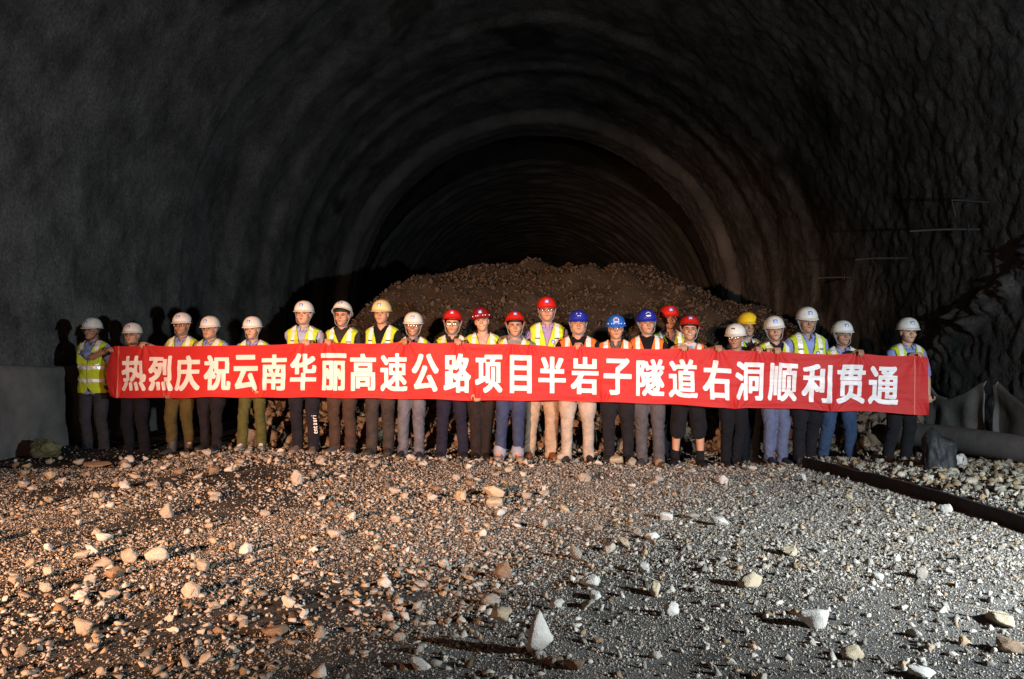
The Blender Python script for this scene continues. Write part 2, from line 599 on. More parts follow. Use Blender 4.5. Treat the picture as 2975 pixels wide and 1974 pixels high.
# ring faces closing the steps between the linings
def annulus(y, R1, z1, R2, z2):
    a = np.linspace(math.pi, 0, 90)
    A = np.stack([R1 * np.cos(a), np.full(90, y), z1 + R1 * np.sin(a)], -1)
    B = np.stack([R2 * np.cos(a), np.full(90, y + .02), z2 + R2 * np.sin(a)], -1)
    A = np.concatenate([[[-R1, y, -.4]], A, [[R1, y, -.4]]])
    B = np.concatenate([[[-R2, y + .02, -.4]], B, [[R2, y + .02, -.4]]])
    n = 12
    P = np.stack([A * (1 - t) + B * t for t in np.linspace(0, 1, n)])
    P[:, :, 1] += 0.12 * fbm(P[..., 0] * 1.2, P[..., 2] * 1.2, oct=3, seed=66)
    return grid_mesh('ring', P)


obj('step_face', annulus(26.95, 6.35, 2.8, 8.3, 2.6), M_shot, tun)
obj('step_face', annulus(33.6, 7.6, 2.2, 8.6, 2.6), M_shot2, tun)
xx = np.linspace(-9, 9, 30)
zz = np.linspace(-1, 11, 20)
PX, PZ = np.meshgrid(xx, zz)
obj('end_face', grid_mesh('end', np.stack([PX, 61.5 + .4 * fbm(PX, PZ, oct=3, seed=5), PZ], -1)), M_shot2, tun)


# ------------------------------------------------------------------ stones
def hull(n, seed, flat=1.0, jit=0.35, sub=0):
    r = np.random.default_rng(seed)
    p = r.normal(size=(n, 3))
    p /= np.linalg.norm(p, axis=1)[:, None]
    p *= (1 - jit * r.random((n, 1)))
    p[:, 2] *= flat
    bm = bmesh.new()
    for q in p:
        bm.verts.new(q)
    g = bmesh.ops.convex_hull(bm, input=bm.verts)
    loose = [v for v in bm.verts if not v.link_faces]
    bmesh.ops.delete(bm, geom=loose, context='VERTS')
    if sub:
        bmesh.ops.bevel(bm, geom=list(bm.edges), offset=0.07, segments=1, affect='EDGES')
        bmesh.ops.triangulate(bm, faces=bm.faces)
        bmesh.ops.subdivide_edges(bm, edges=bm.edges, cuts=2, use_grid_fill=True)
        bmesh.ops.triangulate(bm, faces=bm.faces)
        co = np.array([v.co for v in bm.verts])
        nz = 0.075 * fbm(co[:, 0] * 1.8 + seed, co[:, 1] * 1.8, co[:, 2] * 1.8, oct=3, seed=seed) + 0.03 * fbm(co[:, 0] * 6, co[:, 1] * 6 + seed, co[:, 2] * 6, oct=2, seed=seed)
        bm.normal_update()
        for v, d in zip(bm.verts, nz):
            v.co += v.normal * d
    bm.verts.ensure_lookup_table()
    bm.verts.index_update()
    bmesh.ops.triangulate(bm, faces=bm.faces)
    v = np.array([q.co for q in bm.verts])
    f = np.array([[l.vert.index for l in q.loops] for q in bm.faces])
    bm.free()
    return v, f


SMALL = [hull(9, s, 0.75) for s in range(14)]
MED = [hull(13, 50 + s, 0.75) for s in range(14)]


def scatter(me, X, Y, Z, size, temps, tint, flat=(0.55, 1.0), sink=0.15):
    """merge many stones into ONE mesh"""
    n = len(X)
    which = rng.integers(0, len(temps), n)
    V, Fc, T = [], [], []
    off = 0
    for k, (tv, tf) in enumerate(temps):
        ids = np.nonzero(which == k)[0]
        m = len(ids)
        if not m:
            continue
        # random rotations
        q = rng.normal(size=(m, 4))
        q[:, 1:3] *= 0.45
        q /= np.linalg.norm(q, axis=1)[:, None]
        ww, x, y, z = q.T
        Rm = np.stack([1 - 2 * (y * y + z * z), 2 * (x * y - z * ww), 2 * (x * z + y * ww), 2 * (x * y + z * ww), 1 - 2 * (x * x + z * z), 2 * (y * z - x * ww),
                       2 * (x * z - y * ww), 2 * (y * z + x * ww), 1 - 2 * (x * x + y * y)], -1).reshape(m, 3, 3)
        sc = size[ids][:, None] * np.stack([rng.uniform(.75, 1.25, m), rng.uniform(.7, 1.1, m), rng.uniform(*flat, m)], -1) * 0.5
        pts = tv[None] * sc[:, None, :]
        pts = np.einsum('mij,mvj->mvi', Rm, pts)
        c = np.stack([X[ids], Y[ids], Z[ids] + size[ids] * (0.5 * np.mean(flat) - sink)], -1)
        pts = pts + c[:, None, :]
        V.append(pts.reshape(-1, 3))
        Fc.append((tf[None] + (np.arange(m) * len(tv))[:, None, None] + off).reshape(-1, 3))
        T.append(np.repeat(tint[ids], len(tf), axis=0))
        off += m * len(tv)
    V, Fc, T = np.concatenate(V), np.concatenate(Fc), np.concatenate(T)
    raw_mesh(me, V, Fc.reshape(-1), np.full(len(Fc), 3))
    a = me.attributes.new('tint', 'FLOAT_COLOR', 'FACE')
    a.data.foreach_set('color', np.concatenate([T, np.ones((len(T), 1))], 1).astype(np.float32).reshape(-1))
    return me


def tints(n, warm=0.14):
    b = rng.uniform(0.50, 1.08, n) ** 1.2
    t = rng.random(n)
    c = np.stack([b, b * (1 - .06 * t), b * (1 - .16 * t)], -1)
    k = rng.random(n) < warm
    c[k] *= np.array([0.95, 0.72, 0.50])
    d = rng.random(n) < 0.16
    c[d] *= 0.45
    return c


def field(n, y0, y1, pw, smin, smax, sp, clump):
    """stone positions over the visible floor, denser in clumps"""
    Y = y0 + (y1 - y0) * rng.random(n * 3) ** pw
    X = -0.05 * Y + (rng.random(n * 3) * 2 - 1) * (0.70 * Y + 1.9)
    X = np.clip(X, -6.6, 6.6)
    dens = 0.5 + 0.55 * fbm((X * .9 - Y * .45) * 1.5, (X * .45 + Y * .9) * .7, oct=4, seed=clump, gain=.6)
    keep = rng.random(n * 3) < np.clip((dens - .18) * 1.9, 0.08 + 0.55 * sstep(-0.6, 1.2, X), 1)
    keep &= ~((X > beam_x(Y) - .05) & (X < beam_x(Y) + .07) & (Y < 9.6))
    keep &= ~((X < -4.2) & (Y > 8.3) & (rng.random(n * 3) < .8))
    X, Y = X[keep][:n], Y[keep][:n]
    S = smin * (smax / smin) ** (rng.random(len(X)) ** sp)
    return X, Y, zg(X, Y), S


parts = []
for a in ((175000, 2.0, 6.0, 0.75, .006, .020, 1.9, 71), (125000, 4.0, 10.6, 0.85, .012, .040, 2.0, 72), (27000, 2.0, 10.4, 0.75, .026, .085, 2.4, 73)):
    parts.append(field(*a))
fx_, fy_ = rng.uniform(-4.4, 4.6, 3000), rng.uniform(8.3, 10.5, 3000)
rx_, ry_ = rng.uniform(-.6, 3.5, 75000), 1.9 + 5.6 * rng.random(75000) ** 1.2
rk = (rx_ < beam_x(ry_) - .03) & (rng.random(75000) < sstep(-.6, 1.0, rx_))
rx_, ry_ = rx_[rk], ry_[rk]
parts.append((rx_, ry_, zg(rx_, ry_), .006 * 2.6 ** (rng.random(len(rx_)) ** 1.6) * (.75 + .09 * ry_)))       # fine crushed stone on the right
parts.append((fx_, fy_, zg(fx_, fy_), .035 * 4.2 ** (rng.random(3000) ** 2.2)))       # broken stone round the feet
X, Y, Z, S = [np.concatenate([p[i] for p in parts]) for i in range(4)]
gme = scatter(bpy.data.meshes.new('gravel'), X, Y, Z, S, SMALL, tints(len(X)), flat=(.5, .9), sink=.30)
tag(obj('gravel', gme, M_stone), 'loose pale gravel strewn over the tunnel floor', 'gravel', kind='stuff')
# rubble beyond the steel edge on the right
n = 8200
Y = 2.6 + 8.2 * rng.random(n)
X = beam_x(Y) + .06 + rng.random(n) ** 0.9 * (6.5 - beam_x(Y))
S = .03 * 4.5 ** (rng.random(n) ** 2.0)
gme = scatter(bpy.data.meshes.new('side_rubble'), X, Y, zg(X, Y), S, MED, tints(n, .3) * np.array([.80, .80, .74]))
tag(obj('side_rubble', gme, M_stone), 'broken grey rubble heaped beyond the steel edge', 'rubble', kind='stuff')

# rubble heap behind the group: earth and its stones in one
hx = np.arange(-6.9, 6.91, .07)
hy = np.arange(9.9, 24, .07)
HX, HY = np.meshgrid(hx, hy)
HZ = zpile(HX, HY)
heap = empty('rubble_heap')
tag(heap, 'tall brown heap of blasted rubble filling the tunnel behind the people', 'rubble heap', kind='structure')
obj('earth', grid_mesh('earth', np.stack([HX, HY, HZ], -1)), M_muck, heap)
n = 46000
X = rng.uniform(-6.5, 6.5, n)
Y = 10.1 + 6.6 * rng.random(n) ** 1.3
Z = zpile(X, Y)
k = Z > -0.02
X, Y, Z = X[k], Y[k], Z[k]
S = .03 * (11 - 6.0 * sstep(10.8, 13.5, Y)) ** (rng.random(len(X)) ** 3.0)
bk_ = rng.random(len(X)) < .016
S[bk_] = rng.uniform(.14, .40, bk_.sum()) * (1 - .35 * sstep(11, 13, Y[bk_]))
bl_ = (Y < 11.6) & (rng.random(len(X)) < .07)
S[bl_] = rng.uniform(.09, .28, bl_.sum())
o = obj('stones', scatter(bpy.data.meshes.new('stones'), X, Y, Z, S, SMALL, (tints(len(X), .3) * .45 + .5) * (1 + 1.1 * sstep(12.2, 11.2, Y))[:, None], flat=(.5, .9), sink=.26), M_mstone, heap)  # stones near the toe tinted brighter, standing in for lamplight between the legs
o['kind'] = 'stuff'

# single rocks seen on the floor: px, base py, width px, height px, kind, label
ROCKS = [
    (367, 1638, 58, 42, 'r', 'pale block of limestone, left of two large rocks side by side'), (448, 1635, 62, 42, 'r', 'pale block of limestone, right of two large rocks side by side'),
    (231, 1629, 55, 30, 'r', None), (293, 1650, 50, 28, 'r', None), (326, 1698, 53, 37, 'b', 'speckled brown rock below the pair of pale limestone blocks'),
    (443, 1420, 44, 24, 'r', None), (582, 1675, 42, 32, 'r', None), (550, 1752, 58, 42, 'r', 'pale wedge shaped rock with a shaded notch'), (478, 1820, 44, 35, 'r', None),
    (236, 1850, 60, 40, 'r', 'blocky orange lit rock near the lower left corner'), (693, 1773, 40, 24, 'r', None), (259, 1895, 35, 28, 'r', None), (290, 1965, 33, 24, 'r', None),
    (256, 1708, 32, 30, 'r', None), (272, 1362, 78, 20, 'b', 'flat brown slab lying near the feet of the leftmost man'), (480, 1505, 35, 42, 'r', None), (614, 1790, 36, 28, 'r', None),
    (1434, 1448, 60, 50, 'y', 'large rounded ochre boulder below the man with the dark red helmet'), (1434, 1476, 48, 28, 'y', 'ochre stone touching the front of the rounded ochre boulder'),
    (861, 1417, 38, 44, 'r', 'upright pointed rock in the brightest warm gravel'), (902, 1612, 40, 30, 'g', 'smooth domed pale stone in the warm gravel'), (835, 1780, 46, 30, 'g', None),
    (861, 1808, 56, 30, 'g', 'flat tilted pale stone just above the wide brown rock'), (792, 1862, 74, 38, 'b', 'wide flat brown rock in the lower left centre'), (1159, 1876, 35, 24, 'r', None),
    (1424, 1757, 52, 34, 'r', None), (1457, 1822, 60, 52, 'y', 'rounded ochre stone left above the tall upright rock'), (1463, 1682, 46, 50, 'b', 'upright brown stone in the middle of the floor'),
    (1288, 1655, 28, 26, 'r', None), (1226, 1708, 50, 26, 'r', None), (1147, 1522, 30, 22, 'r', None),
    (1569, 1918, 74, 107, 'g', 'tallest upright pointed rock standing in the foreground'), (1592, 1958, 90, 40, 'b', 'broad brown rock at the foot of the tall pointed rock'),
    (1671, 1970, 66, 28, 'b', None), (1883, 1725, 72, 56, 'y', 'knobbly ochre lump of rock right of the centre'), (1893, 1577, 40, 30, 'g', None), (1812, 1592, 38, 24, 'y', None),
    (1953, 1788, 42, 38, 'g', 'white angular rock below the knobbly ochre lump'), (1620, 1774, 40, 35, 'g', None), (2185, 1718, 70, 40, 'y', None), (2089, 1538, 50, 28, 'g', None),
    (2010, 1515, 44, 24, 'r', None), (1936, 1518, 38, 24, 'g', None), (2105, 1412, 30, 28, 'g', None), (2306, 1627, 56, 46, 'y', 'square cream boulder alone on the cool lit gravel'),
    (2375, 1838, 82, 54, 'g', 'large white boulder on the right foreground gravel'), (2870, 1830, 180, 40, 'y', 'long flat brown slab near the right edge'), (2555, 1690, 32, 26, 'g', None),
    (2754, 1495, 32, 24, 'g', None), (2945, 1905, 66, 40, 'b', 'dark brown rock at the lower right corner'), (2687, 1970, 74, 30, 'g', None), (2484, 1915, 60, 40, 'y', None),
    (2804, 1392, 42, 46, 'g', 'upright grey rock beside the black plastic bag'), (2735, 1408, 20, 26, 'g', None), (1790, 1345, 40, 24, 'y', None), (1700, 1405, 44, 24, 'r', None), (1582, 1445, 34, 28, 'r', None)]
ROCK_T = [hull(16, 200 + s, 0.8, 0.30, 1) for s in range(12)]
TALL = hull(12, 333, 1.0, 0.25, 1)
rock_me = []
for k, (tv, tf) in enumerate(ROCK_T):
    mn, mx = tv.min(0), tv.max(0)
    tv = (tv - (mn + mx) / 2) / (mx - mn)          # unit box
    rock_me.append((tv, tf))


def rock_mesh(k, m):
    tv, tf = rock_me[k % len(rock_me)]
    me = bpy.data.meshes.new('rock')
    raw_mesh(me, tv, tf.reshape(-1), np.full(len(tf), 3))
    me.materials.append(m)
    return me


RM = {c: [rock_mesh(k, m) for k in range(12)] for c, m in (('r', M_rock), ('y', M_rock_y), ('g', M_rock_g), ('b', M_rock_b))}
RG = 'loose rocks on the tunnel floor'


def put_rock(x, y, wd, dp, ht, rz, c, k, label, tilt=(0, 0), sink=.12):
    o = bpy.data.objects.new('rock', RM[c][k % 12])
    C.objects.link(o)
    o.scale = (wd, dp, ht)
    o.rotation_euler = (tilt[0], tilt[1], rz)
    o.location = (x, y, zg1(x, y) + ht * (0.5 - sink))
    return tag(o, label, 'rock', RG)


KIND = {'r': 'pale limestone rock among loose gravel', 'y': 'ochre rock among loose gravel', 'g': 'whitish rock among loose gravel', 'b': 'brown rock among loose gravel'}
occ = []
for i, (px, py, wp, hp, c, lab) in enumerate(ROCKS):
    p = ground_at(px, py - 4)
    s = p.y / F
    wd, ht = wp * s * 1.05, hp * s * 1.12
    if lab and lab.startswith('tallest'):
        # built as its own pointed shape
        tv, tf = TALL
        tv = tv.copy()
        mn, mx = tv.min(0), tv.max(0)
        tv = (tv - (mn + mx) / 2) / (mx - mn)
        t = tv[:, 2] + .5
        tv[:, 0] = tv[:, 0] * (1.0 - 0.30 * t) - 0.10 * t
        tv[:, 1] *= (1.0 - 0.3 * t)
        me = bpy.data.meshes.new('rock')
        raw_mesh(me, tv, tf.reshape(-1), np.full(len(tf), 3))
        o = obj('rock', me, M_rock_g)
        o.scale, o.location, o.rotation_euler = (wd * 1.15, wd * .8, ht * 1.1), (p.x, p.y + .03, zg1(p.x, p.y) + ht * .46), (0, 0, 0.5)
        tag(o, lab, 'rock', RG)
    else:
        put_rock(p.x, p.y + wd * .25, wd, wd * random.uniform(.65, .95), ht, random.uniform(-.5, .5), c, i * 5 + 1, lab or KIND[c], (random.uniform(-.2, .2), random.uniform(-.25, .25)))
    occ.append((p.x, p.y))
nr = 0
while nr < 230:
    y = 2.6 + 7.0 * random.random() ** 0.9
    x = -0.05 * y + random.choice((random.uniform(-1, 1), random.uniform(-1, .2))) * 0.67 * y
    if abs(x - float(beam_x(y))) < .3 or abs(x) > 6.3:
        continue
    if min((x - a) ** 2 + (y - b) ** 2 for a, b in occ) < 0.02:
        continue
    wd = random.uniform(.045, .105) * (0.55 + 0.085 * y)
    c = random.choice('rrrrrgggyb')
    put_rock(x, y, wd, wd * random.uniform(.65, 1), wd * random.uniform(.5, .85), random.uniform(0, 6.28), c, random.randrange(12), KIND[c],
             (random.uniform(-.4, .4), random.uniform(-.4, .4)))
    occ.append((x, y))
    nr += 1

# ------------------------------------------------------------------ things along the walls
# steel edge channel
mb = MB()
yy = np.linspace(1.2, 8.75, 50)
rings = []
for y in yy:
    x = float(beam_x(y)) + .012 * math.sin(y * 2.1)
    z = zg1(x - .3, y) + .004 * math.sin(y * 3)
    pr = [(0, -.03), (0, .105), (.034, .105), (.034, .095), (.010, .095), (.010, -.03)]
    rings.append(np.array([(x + a, y, z + b) for a, b in pr]))
mb.add(*loft(rings))
tag(obj('steel_channel', mb.mesh(), M_steel), 'long dark rusty steel channel edging the gravel on the right', 'steel channel')

# pipe
mb = MB()
A, B = Vector((4.55, 10.0, .24)), Vector((5.45, 6.6, .215))
pts = [A.lerp(B, t) + Vector((.02 * math.sin(t * 9), 0, .008 * math.sin(t * 7))) for t in np.linspace(0, 1, 12)]
mb.add(*tube(pts, [.148] * 12, n=32, sub=3))
tag(obj('pipe', mb.mesh(), M_pipe, smooth=True), 'thick grey pipe lying along the foot of the right wall', 'pipe')


def lump(name, loc, size, seed, m, amp, fold, flatb=True):
    v, f = ball((0, 0, 0), 1.0, 64, 40)
    d = 1 + amp * fbm(v[:, 0] * 1.6, v[:, 1] * 1.6, v[:, 2] * 1.2, oct=3, seed=seed) + fold * (1 - np.abs(fbm(v[:, 0] * 3, v[:, 1] * 3, v[:, 2] * 1.5, oct=3, seed=seed + 5))) - fold
    e = 3.0
    rr = (np.abs(v) ** e).sum(1) ** (1 / e)
    v = v / rr[:, None] * d[:, None]
    v = v * np.array(size) * .5
    v[:, 2] = np.maximum(v[:, 2], -size[2] * .45)
    o = obj(name, MB().add(v, f).mesh(), m, smooth=True)
    o.location = loc
    return o


p = ground_at(2738, 1386, .04)
rings = []
for t in np.linspace(0, 1, 46):
    a = np.arange(72) / 72 * 2 * math.pi
    r = np.interp(t, [0, .06, .35, .7, .86, .95, 1], [.92, 1.03, 1.05, 1.04, 1.0, .82, .45])
    c, s_ = np.cos(a), np.sin(a)
    r = r * (1 + .10 * (1 - 2 * np.abs(fbm(c * 2.2 + t * .8, s_ * 2.2, np.full(72, t * 1.6), oct=4, seed=91))) + .05 * fbm(c * 5, s_ * 5, np.full(72, t * 6), oct=2, seed=92))
    e = 3.2
    q = (np.abs(c) ** e + np.abs(s_) ** e) ** (-1 / e)
    rings.append(np.stack([.128 * r * q * c + .02 * t, .12 * r * q * s_, .40 * t + .02 * np.sin(a * 2 + 1) * t - .05 * t ** 6 * c], 1))
bag = obj('plastic_bag', MB().add(*loft(rings)).mesh(), M_bag, smooth=True)
bag.location = (p.x, p.y + .10, .035)
tag(bag, 'crumpled black plastic bag standing in front of the grey pipe', 'plastic bag')
p = ground_at(114, 1334, -.03)
tag(lump('sack', (p.x, p.y + .1, -.03 + .11), (.34, .28, .22), 8, M_sack, .22, .2), 'crumpled mossy green sack at the foot of the left wall', 'sack')


# hanging sheets
def sheet(name, x0, pts, zb, m, label, side, edge=None, seed=1, nfold=9):
    """pts: (y, ztop)"""
    ya, za = [q[0] for q in pts], [q[1] for q in pts]
    order = np.argsort(ya)
    ya, za = np.array(ya)[order], np.array(za)[order]
    Yv = np.linspace(ya[0], ya[-1], 120)
    zt = np.interp(Yv, ya, za)
    t = np.linspace(0, 1, 40)
    YY, TT = np.meshgrid(Yv, t)
    ZZ = zt[None] * (1 - TT) + zb * TT
    u = (YY - ya[0]) / (ya[-1] - ya[0])
    XX = x0 + side * (0.022 * np.sin(u * nfold * 2 * math.pi + 2.5 * fbm(YY * .8, ZZ * 1.2, oct=2, seed=seed)) * sstep(0, .4, TT) + 0.022 * fbm(YY * 1.5, ZZ * 1.5, oct=3, seed=seed + 3))
    XX = XX - side * 0.03 * np.exp(-(TT / .03) ** 2)
    me = grid_mesh(name, np.stack([XX, YY, ZZ], -1))
    o = obj(name, me, m)
    md = o.modifiers.new('t', 'SOLIDIFY')
    md.thickness = .006
    return tag(o, label, 'sheet')


def wall_pt(px, py, X):
    d = CM @ Vector(((px - CX) / F, -(py - CY) / F, -1.0))
    q = Vector((0, 0, HC)) + d * (X / d.x)
    return q.y, q.z


sheet('hanging_sheet', 6.22, [wall_pt(a, b, 6.22) for a, b in ((2480, 1120), (2600, 1085), (2690, 1112), (2722, 1148), (2755, 1158), (2800, 1140), (2840, 1112), (2862, 1107))], -.05, M_sheet,
      'sagging grey sheet hung along the right wall behind the pipe', -1, seed=4)
s2 = sheet('hanging_sheet', 6.15, [wall_pt(a, b, 6.15) for a, b in ((2884, 1112), (2895, 1108), (2930, 1145), (2990, 1195), (3100, 1260))], -.05, M_sheet_d,
           'dark brown sheet hung like a tent flap at the right edge', -1, seed=14, nfold=2)
s2.data.materials.append(M_sheet_e)
pc = np.empty(len(s2.data.polygons) * 3)
s2.data.polygons.foreach_get('center', pc)
pc = pc.reshape(-1, 3)
mi = (pc[:, 1] > pc[:, 1].max() - .10).astype(int)
s2.data.polygons.foreach_set('material_index', mi)
sheet('hanging_sheet', -6.42, [(7.2, 1.12), (9.0, 1.11), (10.2, 1.07), (11.0, 1.09), (12.2, 1.05), (13.2, 1.08), (15, 1.05)], -.08, M_sheet_l,
      'smooth pale grey sheet lining the foot of the left wall', 1, seed=24, nfold=6)

# rock bolts in the right wall
for px, py, L, dz, lab in ((2738, 666, .75, 0.0, 'highest of the pale steel rods jutting from the right wall'), (2540, 750, .6, .0, 'middle pale steel rod jutting from the right wall'),
                           (2400, 806, .55, 0, 'lowest pale steel rod jutting from the right wall')):
    y, z = wall_pt(px, py, 6.1)
    mb = MB()
    mb.add(*tube([(6.75, y + .05, z), (6.1, y - .02, z - .01), (6.35 - L, y - .06, z - .04)], [.017] * 3, n=10))
    bolt = obj('rock_bolt', mb.mesh(), M_rod, smooth=True)
    mb = MB()
    mb.add(*box(6.46, 6.47, y - .05, y + .07, z - .06, z + .06))
    obj('bearing_plate', mb.mesh(), M_rod, bolt)
    tag(bolt, lab, 'rock bolt', 'rock bolts in the right wall')
y, z = wall_pt(2765, 590, 6.1)
mb = MB()
mb.add(*tube([(6.7, y, z), (6.05, y - .1, z + .02)], [.010, .010], n=8))
mb.add(*tube([(6.7, y + .25, z + .12), (6.05, y - .1, z + .02)], [.010, .010], n=8))
mb.add(*tube([(6.05, y - .1, z + .02), (6.1, y - .1, z - .22)], [.006, .006], n=8))
tag(obj('wire_bracket', mb.mesh(), M_rod, smooth=True), 'thin bent wire bracket sticking out of the upper right wall', 'bracket')

# ------------------------------------------------------------------ banner
B_PX = np.array([316, 330, 650, 1000, 1250, 1400, 1650, 2050, 2250, 2600, 2690, 2700.])
B_D = np.array([9.96, 9.92, 9.45, 9.08, 8.95, 8.91, 8.86, 8.78, 8.75, 8.70, 8.69, 8.69])
B_T = np.array([1010, 1006, 1001, 995, 995, 997, 1006, 1014, 1022, 1031, 1036, 1036.5])
BB_PX = np.array([316, 330, 650, 735, 760, 1000, 1250, 1500, 1750, 2000, 2100, 2135, 2170, 2400, 2412, 2430, 2680, 2700.])
BB_Y = np.array([1152, 1157, 1157, 1157, 1156, 1159, 1163, 1166, 1169, 1181, 1185, 1189, 1187, 1194, 1196.5, 1195, 1207, 1207.5])
DEP = CM @ Vector((0, 0, -1))
GRIPS = [(322, 0), (420, 0), (884, 0), (950, 0), (1180, 0), (1330, 0), (1490, 0), (1540, 0), (1685, 0), (1988, 0), (2085, 0), (2200, 0), (2258, 0), (2490, 0), (2670, 0),
         (345, 1), (492, 1), (755, 1), (1386, 1), (1752, 1), (2135, 1), (2412, 1), (2695, 1)]


def banner(px, v):
    """surface point of the banner: px along its length, v 0 top .. 1 bottom"""
    px, v = np.asarray(px, float), np.asarray(v, float)
    d = np.interp(px, B_PX, B_D)
    yt, yb = np.interp(px, B_PX, B_T), np.interp(px, BB_PX, BB_Y)
    py = yt * (1 - v) + yb * v
    A = np.array(CM)
    dx, dy = (px - CX) / F, -(py - CY) / F
    D = np.stack([A[0, 0] * dx + A[0, 1] * dy - A[0, 2], A[1, 0] * dx + A[1, 1] * dy - A[1, 2], A[2, 0] * dx + A[2, 1] * dy - A[2, 2]], -1)
    P = D * (d / D[..., 1])[..., None] + np.array((0, 0, HC))
    X = P[..., 0]
    f = 0.014 * np.sin(2 * math.pi * X / 1.05 + 1.0 + 0.8 * v) * (0.4 + v) + 0.026 * fbm(X * 1.1, v * 1.1, oct=3, seed=81) + 0.008 * fbm(X * 1.5 + v * 1.5, v * 7, oct=3, seed=83)
    f = f + 0.004 * np.abs(((X / .36) % 1) - .5) * 2 - .002
    for g, bot in GRIPS:
        gx = at(g, 1000, float(np.interp(g, B_PX, B_D))).x
        vv = (1 - v) if bot else v
        r = np.abs(X - gx) / (0.05 + vv * 0.55)
        f = f + (0.036 if bot else .030) * np.cos(r * 7) * np.exp(-r * 1.6) * np.exp(-vv * (3.2 if bot else 2.6))
    f = np.maximum(f, -.018 - .035 * sstep(.2, .5, v))
    P[..., 1] -= f
    # the edges hang a little between the hands
    gd = np.min(np.abs(px[..., None] - np.array([g for g, q in GRIPS if not q])), -1)
    P[..., 2] -= 0.016 * sstep(0, 90, gd) * (1 - v) ** 3
    gd = np.min(np.abs(px[..., None] - np.array([g for g, q in GRIPS if q])), -1)
    P[..., 2] += (0.010 * sstep(0, 120, gd) + 0.004 * np.sin(X * 9)) * v ** 3
    # folded left edge
    P[..., 1] += 0.05 * sstep(330, 314, px) * (1 - v)
    return P


bpx = np.concatenate([np.linspace(314, 345, 8)[:-1], np.linspace(345, 2697, 760)])
bv = np.linspace(0, 1, 60)
BP, BV = np.meshgrid(bpx, bv)
Pb = banner(BP, BV)
# the left edge bulges a little
eb = np.exp(-((BP - 314) / 14) ** 2)
Pb[..., 0] -= 0.045 * eb * np.sin(np.pi * BV) - 0.05 * eb * np.abs(BV - .5)
ban_me = grid_mesh('banner', Pb)
M_ban = bpy.data.materials.new('banner_red')
M_ban.use_nodes = True
nt = M_ban.node_tree
b = nt.nodes['Principled BSDF']
b.inputs['Roughness'].default_value = 0.6
b.inputs['Specular IOR Level'].default_value = 0.25
b.inputs['Sheen Weight'].default_value = 0.05
tcn = nt.nodes.new('ShaderNodeTexCoord')
nn = nt.nodes.new('ShaderNodeTexNoise')
nn.inputs['Scale'].default_value = 2.2
nn.inputs['Detail'].default_value = 5
rr = nt.nodes.new('ShaderNodeValToRGB')
rr.color_ramp.elements[0].color = (0.52, 0.024, 0.026, 1)
rr.color_ramp.elements[1].color = (0.60, 0.036, 0.034, 1)
nt.links.new(tcn.outputs['Object'], nn.inputs['Vector'])
nt.links.new(nn.outputs['Fac'], rr.inputs['Fac'])
nt.links.new(rr.outputs['Color'], b.inputs['Base Color'])
tr = nt.nodes.new('ShaderNodeBsdfTranslucent')
tr.inputs['Color'].default_value = (0.7, 0.03, 0.03, 1)
tp = nt.nodes.new('ShaderNodeBsdfTransparent')
tp.inputs['Color'].default_value = (1.0, 0.12, 0.10, 1)
mx1 = nt.nodes.new('ShaderNodeMixShader')
mx1.inputs[0].default_value = 0.15
mx2 = nt.nodes.new('ShaderNodeMixShader')
mx2.inputs[0].default_value = 0.07
nt.links.new(b.outputs[0], mx1.inputs[1])
nt.links.new(tr.outputs[0], mx1.inputs[2])
nt.links.new(mx1.outputs[0], mx2.inputs[1])
nt.links.new(tp.outputs[0], mx2.inputs[2])
nt.links.new(mx2.outputs[0], nt.nodes['Material Output'].inputs[0])
ban = obj('banner', ban_me, M_ban)
tag(ban, 'long red cloth banner with white Chinese characters held by the whole group', 'banner')
M_txt = mat('banner_lettering', (0.76, 0.74, 0.75), rough=0.45, spec=0.35, noise=0.10, nscale=7, bump=0.25, bscale=18)

TEXT = '热烈庆祝云南华丽高速公路项目半岩子隧道右洞顺利贯通'
TPX = [391, 469, 547, 631, 712, 796, 880, 969, 1056, 1145, 1236, 1329, 1420, 1513, 1604, 1699, 1794, 1889, 1984, 2082, 2177, 2275, 2373, 2473, 2569]
NG = 112


def glyph_tris(ch):
    cu = bpy.data.curves.new('t', 'FONT')
    cu.body = ch
    cu.resolution_u = 6
    o = bpy.data.objects.new('t', cu)
    C.objects.link(o)
    dg = bpy.context.evaluated_depsgraph_get()
    dg.update()
    me = bpy.data.meshes.new_from_object(o.evaluated_get(dg))
    me.calc_loop_triangles()
    v = verts_of(me)[:, :2]
    t = np.array([q.vertices[:] for q in me.loop_triangles])
    bpy.data.objects.remove(o)
    bpy.data.meshes.remove(me)
    bpy.data.curves.remove(cu)
    return v, t


def raster(v, t, x0, y0, sx, sy, nx, ny):
    G = np.zeros((ny, nx), bool)
    cx = x0 + (np.arange(nx) + .5) * sx
    cy = y0 + (np.arange(ny) + .5) * sy
    for a, b_, c in v[t]:
        mn, mxx = np.minimum(np.minimum(a, b_), c), np.maximum(np.maximum(a, b_), c)
        i0, i1 = np.searchsorted(cx, (mn[0], mxx[0]))
        j0, j1 = np.searchsorted(cy, (mn[1], mxx[1]))
        if i1 <= i0 or j1 <= j0:
            continue
        Xg, Yg = np.meshgrid(cx[i0:i1], cy[j0:j1])
        def s(p, q):
            return (q[0] - p[0]) * (Yg - p[1]) - (q[1] - p[1]) * (Xg - p[0])
        d1, d2, d3 = s(a, b_), s(b_, c), s(c, a)
        G[j0:j1, i0:i1] |= ((d1 >= 0) & (d2 >= 0) & (d3 >= 0)) | ((d1 <= 0) & (d2 <= 0) & (d3 <= 0))
    return G


